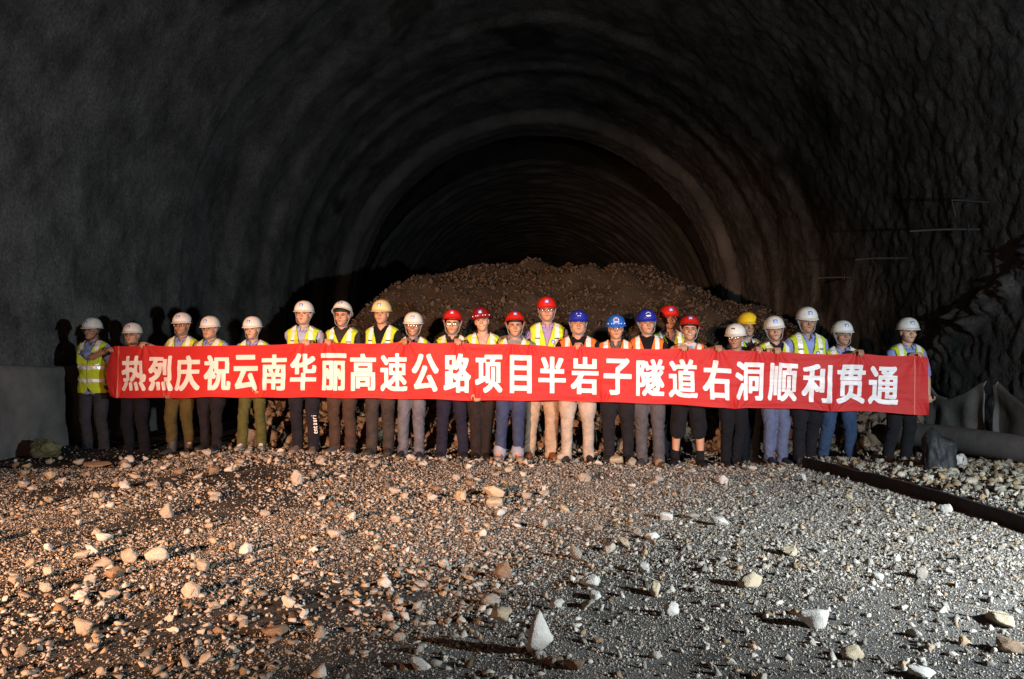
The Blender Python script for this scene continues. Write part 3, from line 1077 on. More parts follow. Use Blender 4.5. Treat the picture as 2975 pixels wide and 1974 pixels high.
def dilate(G, rx, ry):
    H = G.copy()
    for i in range(1, rx + 1):
        H[:, i:] |= G[:, :-i]
        H[:, :-i] |= G[:, i:]
    K = H.copy()
    for j in range(1, ry + 1):
        K[j:] |= H[:-j]
        K[:-j] |= H[j:]
    return K


def cells_mesh(G, fn):
    """quads for every filled cell, points through fn(u, v) with u, v in 0..1 (v up)"""
    ny, nx = G.shape
    used = np.zeros((ny + 1, nx + 1), bool)
    for a in (0, 1):
        for b_ in (0, 1):
            used[a:a + ny, b_:b_ + nx] |= G
    idx = np.full((ny + 1, nx + 1), -1)
    idx[used] = np.arange(used.sum())
    jj, ii = np.nonzero(used)
    P = fn(ii / nx, jj / ny)
    gj, gi = np.nonzero(G)
    q = np.stack([idx[gj, gi], idx[gj, gi + 1], idx[gj + 1, gi + 1], idx[gj + 1, gi]], -1)
    me = bpy.data.meshes.new('cells')
    raw_mesh(me, P, q.reshape(-1), np.full(len(q), 4))
    smooth_rim(me, 3)
    return me


for i, (ch, cpx) in enumerate(zip(TEXT, TPX)):
    v, t = glyph_tris(ch)
    G = raster(v, t, -0.06, -0.20, 1.12 / NG, 1.12 / NG, NG, NG)
    G = dilate(G, 3 if ch in '顺隧速洞贯道通热' else 4, 2)
    jj, ii = np.nonzero(G)
    G = G[jj.min():jj.max() + 1, ii.min():ii.max() + 1]
    ww = np.interp(i, [0, 24], [71, 86]) * {'目': .80, '云': .98}.get(ch, 1.0)

    def fn(u, vv):
        px = cpx + (u - .5) * ww
        vb = 0.865 - vv * 0.675
        P = banner(px, vb)
        P[:, 1] -= 0.0035
        return P
    obj('character', cells_mesh(G, fn), M_txt, ban, smooth=True)
for a, b_ in ((343, 346), (2657, 2660)):
    pp, vv = np.meshgrid(np.linspace(a, b_, 3), np.linspace(0, 1, 60))
    P = banner(pp, vv)
    P[..., 1] -= .002
    obj('hem_stitch', grid_mesh('hem', P), mat('hem_thread', (0.62, 0.16, 0.12), rough=.8), ban)


def banner_top(px):
    return Vector(banner(np.array([px]), np.array([0.0]))[0])


def banner_bot(px):
    return Vector(banner(np.array([px]), np.array([1.0]))[0])


# ------------------------------------------------------------------ people
def rotm(yaw=0, pitch=0, roll=0):
    return np.array(Euler((pitch, roll, yaw), 'XYZ').to_matrix())


def head_shape(mb, wf, jaw, smile):
    """head with chin at z = 0 looking towards -y; wf width factor, jaw fullness"""
    rg = []
    for z, a, f, b in ((-.004, .020, -.070, -.030), (.004, .034 * jaw, -.086, -.012), (.020, .048 * jaw, -.092, .014), (.040, .057 * jaw, -.091, .045), (.062, .063 * jaw, -.089, .066),
                       (.088, .068, -.088, .082), (.112, .0715, -.083, .092), (.134, .073, -.087, .098), (.155, .0745, -.089, .100), (.178, .073, -.083, .096), (.200, .062, -.062, .078),
                       (.216, .042, -.036, .050), (.225, .016, -.010, .020)):
        rg.append(ering(0, 0, z, a * wf, f, b, 28, 2.25))
    mb.add(*loft(rg))
    mb.add(*tube([(0, -.083, .132), (0, -.094, .108), (0, -.107, .088)], [.008, .010, .0125], n=10, sub=3))
    mb.add(*ball((.011, -.095, .085), (.008, .010, .007)))
    mb.add(*ball((-.011, -.095, .085), (.008, .010, .007)))
    for s in (-1, 1):
        mb.add(*ball((s * .036 * wf, -.052, .084 + .004 * smile), (.032, .031, .030)))       # cheek
        mb.add(*tube([(s * .010, -.087, .133), (s * .032 * wf, -.083, .138), (s * .056 * wf, -.066, .132)], [.006, .0075, .006], n=8, sub=3))   # brow ridge
        mb.add(*ball((s * .075 * wf, .010, .108), (.009, .020, .033)))                      # ear
        mb.add(*ball((s * .079 * wf, .022, .120), (.006, .013, .017)))
    mb.add(*ball((0, -.082, .014), (.024 * jaw, .014, .014)))
    mb.add(*ball((0, -.086, .056), (.030, .0085, .014)))


def hand_shape(mb, wrist, fdir, back, curl, spread=0.0, side=1, cup=.9):
    """palm, four bent fingers and a thumb; fdir points along the fingers, back out of the back of the hand"""
    f = Vector(fdir).normalized()
    bk = Vector(back)
    bk = (bk - f * bk.dot(f)).normalized()
    ac = f.cross(bk) * side          # towards the thumb side
    W = Vector(wrist)

    def L(a, b, c):
        return W + f * a + ac * b + bk * c
    for b in (-.030, -.011, .009, .028):
        mb.add(*tube([L(-.015, b * .55, 0), L(.035, b * .9, .002), L(.088 - abs(b - .004) * .18, b, 0)], [.015, .0145, .0125], n=10, sub=3))
    for b, ln, r in ((.030, .068, .0088), (.010, .078, .0092), (-.011, .072, .0088), (-.031, .056, .0078)):
        q = L(.086 - abs(b - .004) * .18, b, .001)
        P, ang = [q], 0.15
        for k, fr in enumerate((.44, .32, .26)):
            ang += curl * cup * (0.75, 0.75, 0.6)[k]
            d = f * math.cos(ang) - bk * math.sin(ang) + ac * b * spread
            q = q + d.normalized() * ln * fr * 1.05
            P.append(q)
        mb.add(*tube(P, [r, r * .97, r * .9, r * .78], n=10, sub=3))
    t0 = L(.018, .030, -.004)
    t1 = t0 + (f * .55 + ac * .75 - bk * .25).normalized() * .040
    t2 = t1 + (f * .80 + ac * .15 - bk * .60).normalized() * .030
    t3 = t2 + (f * .70 - ac * .10 - bk * .65).normalized() * .022
    mb.add(*tube([L(.0, .014, -.003), t0, t1, t2, t3], [.014, .0135, .0115, .0100, .0080], n=10, sub=3))


def ik(S, Tg, l1, l2, pole):
    S, Tg, pole = Vector(S), Vector(Tg), Vector(pole)
    d = Tg - S
    D = min(d.length, (l1 + l2) * .995)
    d = d.normalized()
    a = (l1 * l1 - l2 * l2 + D * D) / (2 * D)
    h = math.sqrt(max(0, l1 * l1 - a * a))
    p = (pole - d * pole.dot(d)).normalized()
    return S + d * a + p * h, S + d * D


def wrinkle(me, amp, seed, sc=(9, 9, 22), mask=None):
    v, n = verts_of(me), normals_of(me)
    k = fbm(v[:, 0] * sc[0], v[:, 1] * sc[1], v[:, 2] * sc[2] + 1.5 * vnoise(v[:, 0] * 8, v[:, 1] * 8, v[:, 2] * 4, seed + 3), oct=3, seed=seed)
    k = amp * (1 - 2 * np.abs(k)) * (1 if mask is None else mask(v))
    set_verts(me, v + n * k[:, None])


def faces_where(me, keep, name, it=4):
    """new mesh with the faces whose centres satisfy keep"""
    c = np.empty(len(me.polygons) * 3, np.float32)
    me.polygons.foreach_get('center', c)
    sel = keep(c.reshape(-1, 3).astype(float))
    v = verts_of(me)
    F = [me.polygons[i].vertices[:] for i in np.nonzero(sel)[0]]
    if not F:
        return None
    used = sorted({i for q in F for i in q})
    mp = {u: i for i, u in enumerate(used)}
    out = bpy.data.meshes.new(name)
    out.from_pydata(v[used].tolist(), [], [[mp[i] for i in q] for q in F])
    out.update()
    smooth_rim(out, it)
    return out


def solid(o, th):
    m = o.modifiers.new('thickness', 'SOLIDIFY')
    m.thickness, m.offset = th, -1.0


LOGO = ["........", "........", "..W.WW..", "..W.W...", "..W.WW..", ".WWWWWW.", "........"]
ARC = ["..WWWW..", ".W.BB.W.", "W..RR..W", "W.BRRB.W", "W.BBBB.W", "........", "WWWWWWWW"]
ARCW = ["..WWWW..", ".W....W.", "W......W", "........", "........", "WWWWWWWW", ".WWWWWW."]
EARC = ["........", ".W....W.", "W......W", "........", "........", "..WW.WW.", "........"]
PLAIN = ["........", "KKKKKKKK", "K.KK.K.K", "KKKKKKKK", "......K.", "........", "........"]


def helmet(parent, k, Mh, col, mark, tilt, strap_low, dots=False, ridge=True, strap=True):
    """hard hat in head space, chin z = 0"""
    zc, ax, by, hz = .150, .113, .137, .128
    rt = rotm(pitch=tilt)
    piv = np.array((0, .02, .16))

    def X(v):
        v = (np.asarray(v, float) - piv) @ rt.T + piv
        return v @ Mh[0].T + Mh[1]
    nu, nv = 40, 14
    t = np.arange(nu) / nu * 2 * math.pi
    rings = []

    def dome(ph, s=1.0):
        c = math.cos(ph) ** 0.78 if ph < math.pi / 2 else 0
        rx = np.stack([ax * s * c * np.cos(t), .008 + by * s * c * np.sin(t), np.full(nu, zc + hz * s * math.sin(ph))], 1)
        if ridge:
            rx[:, 2] += .0025 * np.exp(-(rx[:, 0] / .02) ** 2) * math.sin(ph) + .0015 * np.exp(-((np.abs(rx[:, 0]) - .05) / .010) ** 2) * math.sin(ph)
        return rx

    def brim(out, z):
        fr = np.clip(-np.sin(t), 0, 1) ** 2
        o = out * (1 + 2.2 * fr)
        return np.stack([(ax + out) * np.cos(t), .008 + (by + o) * np.sin(t), zc + z - .016 * fr * (out / .014)], 1)
    seq = [dome(ph, .965) for ph in np.linspace(1.45, 0.02, nv)]            # inside
    seq += [brim(.002, -.004), brim(.0095, -.009), brim(.0105, -.0065), brim(.009, -.002), brim(.003, .003)]
    seq += [dome(ph) for ph in np.linspace(0.04, 1.53, nv)]
    v, f = loft(seq)
    mb = MB().add(X(v), f)
    h = obj('helmet', mb.mesh(), helmet_mat(col), parent, smooth=True)
    if mark:
        art, wd = mark
        cols = {'.': 0, 'W': 1, 'R': 2, 'B': 3, 'K': 4}
        n_y, n_x = len(art), len(art[0])
        vs, fs, ms = [], [], []
        for j in range(n_y + 1):
            for i in range(n_x + 1):
                x = (i / n_x - .5) * wd
                ph = 0.50 + (0.5 - j / n_y) * wd / .128
                c = math.cos(ph) ** .78
                y = .008 - by * c * math.sqrt(max(0, 1 - (x / (ax * c)) ** 2))
                z = zc + hz * math.sin(ph) + .0025 * math.exp(-(x / .02) ** 2) * math.sin(ph) * (1 if ridge else 0)
                vs.append((x * 1.0, y - .0030, z + .0030))
        for j in range(n_y):
            for i in range(n_x):
                ch = art[j][i]
                if ch == '.' and art is not LOGO:
                    continue
                q = j * (n_x + 1) + i
                fs.append((q, q + n_x + 1, q + n_x + 2, q + 1))
                ms.append(cols[ch])
        mb = MB()
        mb.add(X(vs), fs)
        mb.m = ms
        obj('logo', mb.mesh(), [M_blue, M_white, M_redm, M_blue, M_black], h)
    if dots:
        for a in (-2.05, -1.83, -1.32, -1.05, -2.5, -.55):
            p = (ax * 1.0 * math.cos(a), .008 + by * math.sin(a), zc + .022)
            obj('rivet', MB().add(*[X(ball(p, .0065, 10, 6)[0]), ball(p, .0065, 10, 6)[1]]).mesh(), M_white, h, smooth=True)
    # strap round the chin
    if strap:
        mb = MB()
        low = -.012 + strap_low
        pts = [(-ax * .93, -.005, .155), (-.086, -.012, .085), (-.066, -.038, .022), (0, -.068, low), (.066, -.038, .022), (.086, -.012, .085), (ax * .93, -.005, .155)]
        v, f = tube(pts, [.0065] * 7, n=8, sub=4, sy=.5)
        mb.add(v @ Mh[0].T + Mh[1], f)
        v, f = tube([(-.106, .05, .155), (-.082, .015, .075)], [.0055, .0055], n=8, sub=3)
        mb.add(v @ Mh[0].T + Mh[1], f)
        v, f = tube([(.106, .05, .155), (.082, .015, .075)], [.0055, .0055], n=8, sub=3)
        mb.add(v @ Mh[0].T + Mh[1], f)
        obj('chin_strap', mb.mesh(), M_strap if strap != 2 else M_black, parent, smooth=True)
    return h


def shoe(parent, x, y, z, yaw, col, sole, k=1.0, boot=0, lace=None):
    rt = rotm(yaw=yaw)

    def X(v):
        return np.asarray(v, float) * k @ rt.T + np.array((x, y, z))
    rg = []
    for yy, hw, top in ((.088, .022, .050), (.078, .034, .075), (.04, .038, .092), (0, .038, .092), (-.045, .041, .078), (-.095, .047, .060), (-.135, .045, .050), (-.165, .034, .040), (-.182, .016, .028)):
        a = np.arange(16) / 16 * 2 * math.pi
        s = np.sin(a)
        rg.append(np.stack([hw * np.sign(np.cos(a)) * np.abs(np.cos(a)) ** .8, np.full(16, yy), .018 + np.where(s > 0, (top - .018) * np.abs(s) ** .75, -.012 * np.abs(s))], 1))
    v, f = loft(rg)
    mb = MB().add(X(v), f)
    v, f = tube([(0, .035, .05), (0, .035, .105 if not boot else .30)], [.040 if not boot else .050, .044 if not boot else .066], n=16, sub=3)
    mb.add(X(v), f)
    s = obj('shoe' if not boot else 'rubber_boot', mb.mesh(), mat('shoe_leather', col, rough=.55 if not boot else .35, spec=.35, noise=.35, nscale=25, bump=.2, bscale=80), parent, smooth=True)
    rg = []
    for zz, e in ((0, 1.02), (.004, 1.07), (.018, 1.07), (.024, 1.0)):
        a = np.arange(28) / 28 * 2 * math.pi
        yy = -.045 + .140 * np.sin(a)
        hw = np.interp(yy, [-.185, -.16, -.10, 0, .06, .095], [.020, .036, .048, .040, .038, .026])
        rg.append(np.stack([hw * np.cos(a) * e * 1.05, yy * e, np.full(28, zz)], 1))
    v, f = loft(rg)
    obj('sole', MB().add(X(v), f).mesh(), mat('sole_rubber', sole, rough=.8, noise=.3, nscale=30), s)
    if lace:
        mb = MB()
        for i in range(4):
            yy = -.035 - i * .022
            zt = np.interp(yy, [-.135, -.095, -.045], [.050, .060, .078]) + .003
            v, f = tube([(-.024, yy, zt - .008), (0, yy - .004, zt + .002), (.024, yy, zt - .008)], [.004] * 3, n=6, sub=2)
            mb.add(X(v), f)
        obj('laces', mb.mesh(), mat('lace_cloth', lace, rough=.8), s)


def person(d):
    seed = d['n']
    rnd = random.Random(seed * 13 + 5)
    D = d.get('d') or float(np.interp(d['fx'], B_PX, B_D)) + .27 + d.get('dd', 0)
    foot = at(d['fx'], d['fy'], D)
    top = at(d['hx'], d['top'], D)
    zf = foot.z
    H = top.z - zf - .050
    hk = d.get('hk', 1.0) * (.97 + .03 * (H - 1.6) / .15) * 1.03
    w = d.get('w', 1.0)
    bw = .5 + .5 * w
    byaw = d.get('turn', rnd.uniform(-.15, .15))
    root = empty('person', (foot.x, D, zf), byaw)
    tag(root, d['label'], 'person', 'workers and visitors holding the banner')
    lean = top.x - foot.x
    chin = H - .225 * hk
    nz = chin - .035                       # neck base height

    def sh(z):                             # sideways lean grows with height
        return lean * np.clip(np.asarray(z, float) / chin, 0, 1.05) ** 1.15

    def shear(v):
        v = np.array(v, float)
        v[:, 0] += sh(v[:, 2])
        return v

    def loc(P):                            # world -> body space without the lean
        q = Vector((P[0] - foot.x, P[1] - D, P[2] - zf))
        q.rotate(Euler((0, 0, -byaw)))
        q.x -= float(sh(q.z))
        return q
    k = H / 1.70
    feet = []
    for fxp in d['feet']:
        q = at(fxp, d['fy'], D)
        feet.append((q.x - foot.x, rnd.uniform(-.07, .07)))
    # ---- torso rings
    bel = d.get('belly', max(0, w - 1) * .22)
    TOR = [(.455, .160, -.105, .115), (.50, .166, -.110 - bel * .3, .122), (.56, .160, -.112 - bel * .9, .112), (.62, .157, -.112 - bel, .100), (.69, .170, -.122 - bel * .4, .105),
           (.75, .184, -.124, .112), (.790, .192, -.110, .112), (.818, .186, -.088, .100), (.838, .150, -.064, .085), (.852, .100, -.052, .072), (.864, .068, -.048, .062)]
    zs = (nz + .012) / (.864 * 1.70 * k)

    def torso(off, z0=0.0, zt=1.0, e=2.35):
        rg = []
        for zf_, hw, fr, bk in TOR:
            if zf_ < z0 or zf_ > zt:
                continue
            z = zf_ * 1.70 * k * (1 + (zs - 1) * sstep(.5, .86, zf_))
            s = w if zf_ < .80 else bw
            rg.append(ering(0, .012, float(z) + (off * .6 if zf_ > .8 else 0), hw * s * k + off, (fr * (.6 + .4 * w)) * k - off, bk * (.6 + .4 * w) * k + off, 36, e))
        return loft(rg)
    zsh = .800 * 1.70 * k * (1 + (zs - 1) * .85)
    shw = .168 * bw * k
    l1, l2 = .305 * k, .262 * k
    # ---- arms
    arms = []
    for side in (-1, 1):
        g = d.get('R' if side < 0 else 'L')
        S = Vector((side * shw, .015, zsh))
        pole = Vector((side * .7, 1.5, -.8))
        if g is None:
            W = Vector((side * (.17 * w), -.125, zsh - .40))
            fd, bk, curl = Vector((-side * .8, -.1, -.45)), Vector((side * .3, -1, 0)), .5
        elif g[0] == 'top':
            P = banner_top(g[1])
            W = loc(P + Vector((0, .098, .016)))
            fd, bk, curl = Vector((g[2] if len(g) > 2 else 0, -1, .22)), Vector((0, .15, 1)), 1.15
        elif g[0] == 'bot':
            P = banner_bot(g[1])
            W = loc(P + Vector((0, .072, .085)))
            fd, bk, curl = Vector((0, -.30, -1)), Vector((0, 1, -.3)), 1.25
        elif g[0] == 'pt':
            W = loc(at(g[1], g[2], D + g[3]))
            fd, bk, curl = Vector(g[4]), Vector(g[5]), g[6]
            if len(g) > 7:
                pole = Vector(g[7])
        rc = 1.13 if g is not None and g[0] == 'bot' else 1.0
        E_, W2 = ik(S, W, l1 * rc, l2 * rc, pole)
        arms.append((side, S, E_, W2, fd, bk, curl))
    # ---- head frame
    hy, hp, hr = d.get('yaw', 0) - byaw + rnd.uniform(-.07, .07), d.get('pitch', 0) + rnd.uniform(-.05, .06), d.get('roll', 0) + rnd.uniform(-.03, .03)
    RM3 = rotm(yaw=hy, pitch=hp, roll=hr) * hk
    off = np.array((float(sh(chin)), -.020, chin + .0))
    piv = np.array((0, .03, .02))
    Mh = (RM3, off + piv * hk - RM3 @ piv)
    # ---- body: one continuous surface
    mb = MB()
    hd = MB()
    head_shape(hd, d.get('face', 1.0), d.get('jaw', 1.0), d.get('smile', 0))
    for v, in zip(hd.v):
        pass
    n0 = 0
    hv = np.concatenate(hd.v) @ Mh[0].T + Mh[1]
    body = MB()
    v, f = torso(-.016)
    body.add(shear(v), f)
    ub = Vector(hd_c) if False else None
    nk = np.array(((0, .020, nz - .05), (0, .012, nz + .02), (0, .010, nz + .075)), float)
    nk[:, 0] += sh(nk[:, 2])
    nk[2] = Mh[0] @ np.array((0, .022, .045)) + Mh[1]
    body.add(*tube(nk, [.062 * (.5 + .5 * w), .058 * (.4 + .6 * w), .056 * (.5 + .5 * w)], n=18, sub=4))
    body.add(hv, hd.f)
    hip_z = .50 * 1.70 * k
    legs = []
    for (fx, fy), s in zip(feet, (-1, 1)):
        hx = s * .088 * w * k
        kx = hx * .45 + fx * .55
        kn = (kx, -.012 + fy * .55 + rnd.uniform(-.02, .01), .275 * 1.70 * k)
        legs.append(((hx, .01, hip_z), kn, (fx, .03 + fy, .085), s))
        v, f = tube([(hx, .01, hip_z), (hx * .8 + fx * .2, 0, .39 * 1.7 * k), kn, ((kx + fx) / 2 + s * .004, .022 + fy * .8, .20 * 1.7 * k), (fx, .032 + fy, .09), (fx, .03 + fy, .045)],
                    [.085 * w * k, .072 * k * w, .050 * k, .052 * k, .034 * k, .034 * k], n=14, sub=3)
        body.add(shear(v), f)
        v, f = tube([(fx, .035 + fy, .04), (fx, -.02 + fy, .036), (fx, -.085 + fy, .030)], [.026, .024, .018], n=10, sub=2)
        body.add(v, f)
    sl = d.get('sleeve', 'short')
    for side, S, E_, W2, fd, bk, curl in arms:
        m1 = S.lerp(E_, .5)
        m2 = E_.lerp(W2, .35)
        P = [S, m1, E_, m2, W2]
        v, f = tube([tuple(q) for q in P], [.052 * bw, .046 * bw, .040, .038, .026], n=14, sub=4)
        body.add(shear(v), f)
        hm = MB()
        hand_shape(hm, W2, fd, bk, curl, side=side * d.get('thumb', 1))
        body.add(shear(np.concatenate(hm.v)), hm.f)
    bme = voxel(body, .0058, 1, .5)
    skin = M_skin[d.get('skin', 0)]
    obj('body', bme, skin, root, smooth=True)
    # ---- face pieces
    wf = d.get('face', 1.0)

    def hx_(v):
        return np.asarray(v, float) @ Mh[0].T + Mh[1]
    for s in (-1, 1):
        mbe = MB()
        v, f = ball((s * .031 * wf, -.0745, .116), (.0145, .0075, .0052 if not d.get('squint') else .0032), 16, 8)
        mbe.add(hx_(v), f, 0)
        v, f = ball((s * .031 * wf, -.0795, .116), (.0085, .0040, .0056 if not d.get('squint') else .003), 12, 6)
        mbe.add(hx_(v), f, 1)
        v, f = tube([(s * .016, -.0835, .1175), (s * .031 * wf, -.0850, .1218), (s * .047 * wf, -.0765, .1180)], [.0020, .0026, .0018], n=8, sub=3)
        mbe.add(hx_(v), f, 1)
        obj('eye', mbe.mesh(), [M_eye, M_iris], root, smooth=True)
        v, f = tube([(s * .013, -.0885, .1315), (s * .032 * wf, -.0880, .1365), (s * .052 * wf, -.0720, .1315)], [.0040, .0056, .0030], n=8, sub=3)
        obj('eyebrow', MB().add(hx_(v), f).mesh(), M_hair, root, smooth=True)
    mbm = MB()
    sm = d.get('smile', 0)
    if sm > .5:
        v, f = tube([(-.026, -.0845, .060), (0, -.0965, .053), (.026, -.0845, .060)], [.003, .0075, .003], n=10, sub=4)
        mbm.add(hx_(v), f, 0)
        v, f = tube([(-.020, -.0895, .0595), (0, -.1015, .055), (.020, -.0895, .0595)], [.002, .0048, .002], n=10, sub=4)
        mbm.add(hx_(v), f, 1)
    else:
        v, f = tube([(-.024, -.0850, .0565 + .003 * sm), (0, -.0965, .0575), (.024, -.0850, .0565 + .003 * sm)], [.002, .0042, .002], n=10, sub=4)
        mbm.add(hx_(v), f, 0)
        v, f = tube([(-.020, -.0860, .052 + .003 * sm), (0, -.0955, .0495), (.020, -.0860, .052 + .003 * sm)], [.002, .0048, .002], n=10, sub=4)
        mbm.add(hx_(v), f, 0)
    obj('mouth', mbm.mesh(), [M_lip, M_teeth], root, smooth=True)
    # hair: a cap over the skull, lower at the back and temples
    rg = []
    hl = d.get('hair', 0)
    for z, a, f_, b_ in ((.075, .070, .0, .080), (.100, .0755, -.018, .094), (.125, .078, -.040, .101), (.150, .080, -.062 - .012 * hl, .105), (.170 - .012 * hl, .080, -.080 - .014 * hl, .103), (.190, .076, -.088, .096), (.212, .058, -.064, .074), (.230, .025, -.026, .034)):
        rg.append(ering(0, .006, z, a * wf, f_, b_, 28, 2.3))
    v, f = loft(rg)
    obj('hair', MB().add(hx_(v), f).mesh(), M_hair, root, smooth=True)
    if d.get('glasses'):
        gm = MB()
        for s in (-1, 1):
            a = np.arange(21) / 20 * 2 * math.pi
            pts = np.stack([s * .032 + .022 * np.sign(np.cos(a)) * np.abs(np.cos(a)) ** .8, np.full(21, -.1005) + .004 * np.abs(np.cos(a)), .114 + .0155 * np.sign(np.sin(a)) * np.abs(np.sin(a)) ** .8], 1)
            v, f = tube(pts, [.0016] * 21, n=6, sub=1)
            gm.add(hx_(v), f)
            v, f = tube([(s * .054, -.0965, .117), (s * .078 * wf, -.04, .117), (s * .079 * wf, .015, .116)], [.0016] * 3, n=6, sub=3)
            gm.add(hx_(v), f)
        v, f = tube([(-.011, -.102, .117), (0, -.105, .119), (.011, -.102, .117)], [.0015] * 3, n=6, sub=3)
        gm.add(hx_(v), f)
        gl = obj('glasses', gm.mesh(), M_frame if d['glasses'] == 1 else M_strap, root, smooth=True)
        for s in (-1, 1):
            v, f = ball((s * .032, -.0995, .114), (.021, .0016, .0145), 18, 8)
            obj('lens', MB().add(hx_(v), f).mesh(), M_lens, gl, smooth=True)
    hc, mark = d['helmet']
    helmet(root, hk, Mh, hc, mark, d.get('tilt', 0), 0, dots=d.get('dots', False), strap=d.get('strap', 1))
    # ---- shirt
    mb = MB()
    v, f = torso(0.0)
    mb.add(shear(v), f)
    for side, S, E_, W2, fd, bk, curl in arms:
        if sl == 'none':
            continue
        if sl == 'short':
            P, rr = [S + Vector((-side * .004, 0, .0)), S.lerp(E_, .45), S.lerp(E_, .80)], [.066 * bw, .065 * bw, .064 * bw]
        else:
            P, rr = [S + Vector((-side * .004, 0, .0)), S.lerp(E_, .5), E_, E_.lerp(W2, .5), E_.lerp(W2, .88)], [.066 * bw, .060 * bw, .055, .048, .043]
        v, f = tube([tuple(q) for q in P], rr, n=16, sub=4)
        mb.add(shear(v), f)
    sme = voxel(mb, .0100, 3, .5)
    wrinkle(sme, .0055, seed * 7 + 1, (8, 8, 12))
    vd = d.get('vneck', 0)
    if vd:
        zt = nz + .02
        sx = float(sh(nz))
        sme = faces_where(sme, lambda c: ~((c[:, 1] < -.01) & (c[:, 2] > zt - vd) & (np.abs(c[:, 0] - sx) < .058 * np.clip((c[:, 2] - zt + vd) / vd, 0, 2))), 'shirt')
    obj('shirt', sme, cloth(d['shirt'], 'shirt_cloth'), root, smooth=True)
    if d.get('collar'):
        cm_ = MB()
        for s in (-1, 1):
            n_ = 12
            aa = np.linspace(math.pi * .5, -math.pi * .40, n_)          # from the nape round to the throat
            V = []
            for i, a in enumerate(aa):
                t = i / (n_ - 1)
                cx, sy = math.cos(a), math.sin(a)
                r0 = .066 * (.6 + .4 * w)
                up = np.array((s * r0 * cx, .016 + r0 * 1.0 * sy, nz + .030 - .030 * t))
                mid = np.array((s * (r0 + .010) * cx, .016 + (r0 + .010) * sy, nz + .034 - .032 * t))
                lo = np.array((s * (r0 + .034 + .010 * t) * cx, .016 + (r0 + .030 + .016 * t) * sy - .010 * t ** 2, nz + .012 - .062 * t ** 3))
                V += [up, mid, lo]
            v = shear(np.array(V))
            f = []
            for i in range(n_ - 1):
                for j in range(2):
                    q = i * 3 + j
                    f.append((q, q + 3, q + 4, q + 1) if s > 0 else (q, q + 1, q + 4, q + 3))
            cm_.add(v, f)
        co = obj('collar', cm_.mesh(), cloth(d['collar'], 'shirt_cloth'), root, smooth=True)
        solid(co, .005)
    # ---- trousers
    mb = MB()
    tw = d.get('tw', 1.0)
    short = d.get('shorts')
    rg = []
    for zf_, hw, fr, bk in ((.445, .150, -.098, .115), (.475, .164, -.108, .124), (.52, .165, -.110 - bel * .4, .120), (.56, .158, -.110 - bel * .8, .110)):
        rg.append(ering(0, .012, zf_ * 1.7 * k, hw * w * k, fr * (.6 + .4 * w) * k, bk * (.6 + .4 * w) * k, 30, 2.3))
    v, f = loft(rg)
    mb.add(shear(v), f)
    for hpt, kn, an, s in legs:
        mid = (hpt[0] * .72 + an[0] * .28, .006, .37 * 1.7 * k)
        clf = (kn[0] * .45 + an[0] * .55, .026 + (an[1] - .03) * .8, .17 * 1.7 * k)
        if short:
            P, rr = [hpt, mid, kn, (kn[0], kn[1], kn[2] - .07)], [.098 * w * k * tw, .094 * w * k * tw, .090 * k * tw, .090 * k * tw]
        else:
            end = .045 if not d.get('boot') else .20
            P, rr = [hpt, mid, kn, clf, (an[0], an[1] + .006, end + .03), (an[0], an[1] + .004, end)], [.096 * w * k * tw, .088 * w * k * tw, .071 * k * tw, .067 * k * tw, .060 * k * tw, .062 * k * tw]
        v, f = tube(P, rr, n=18, sub=4)
        mb.add(shear(v), f)
    tme = voxel(mb, .0105, 3, .5)
    wrinkle(tme, .0075, seed * 11 + 3, (7, 7, 17), lambda v: .35 + 1.0 * np.exp(-((v[:, 2] - .10) / .12) ** 2) + .7 * np.exp(-((v[:, 2] - kn[2]) / .10) ** 2))
    tro = obj('shorts' if short else 'trousers', tme, cloth(d['trousers'], 'trouser_cloth', d.get('tnoise', .38)), root, smooth=True)
    for hpt, kn, an, s in legs:
        fz = zg1(foot.x + an[0], D) - zf
        shoe(root, an[0], an[1] - .02, max(-.03, min(.03, 0)), s * .22 + rnd.uniform(-.1, .1), d.get('shoe', (.02, .02, .022)), d.get('sole', (.04, .04, .04)), .98 * k, d.get('boot', 0), d.get('lace'))
        if d.get('cuff'):
            v, f = tube([(an[0], an[1] + .005, .06), (an[0], an[1] + .003, .115)], [.076 * k, .076 * k], n=18, sub=2)
            obj('turned_up_cuff', MB().add(v, f).mesh(), cloth(d['cuff'], 'cuff_cloth'), tro, smooth=True)
        if d.get('sock'):
            v, f = tube([(an[0], an[1] + .002, .05), (an[0], an[1] + .002, .15)], [.045, .047], n=14, sub=2)
            obj('sock', MB().add(v, f).mesh(), cloth(d['sock'], 'sock_cloth'), root, smooth=True)
    # ---- vest
    if d.get('vest'):
        mb = MB()
        v, f = torso(.019, z0=.455, zt=.87)
        mb.add(shear(v), f)
        vme = voxel(mb, .0105, 3, .5)
        wrinkle(vme, .009, seed * 5 + 2, (6, 6, 9))
        zhem = (.455 if d.get('vest_long') else .475) * 1.7 * k
        ztop = nz - .002
        vb_ = d.get('vopen', .27)
        vx = d.get('vx', .078)
        bm = bmesh.new()
        bm.from_mesh(vme)
        xo = lambda z: float(sh(z))
        zh1, zh2, th = .640 * 1.7 * k, .545 * 1.7 * k, .050
        zg_ = zsh - .075
        slope = (xo(1.5 * k) - xo(.9 * k)) / (.6 * k)

        def cut(p, n):
            bmesh.ops.bisect_plane(bm, geom=list(bm.verts) + list(bm.edges) + list(bm.faces), plane_co=p, plane_no=n, dist=1e-5)
        for x in (-.133, -.083, .083, .133):
            cut((x * bw + xo(1.2 * k), 0, 1.2 * k), (1, 0, -slope))
        for z in (zh1, zh1 + th, zh2, zh2 + th, zg_, zg_ + .014, zhem + .02):
            cut((0, 0, z), (0, 0, 1))
        zv = ztop - vb_
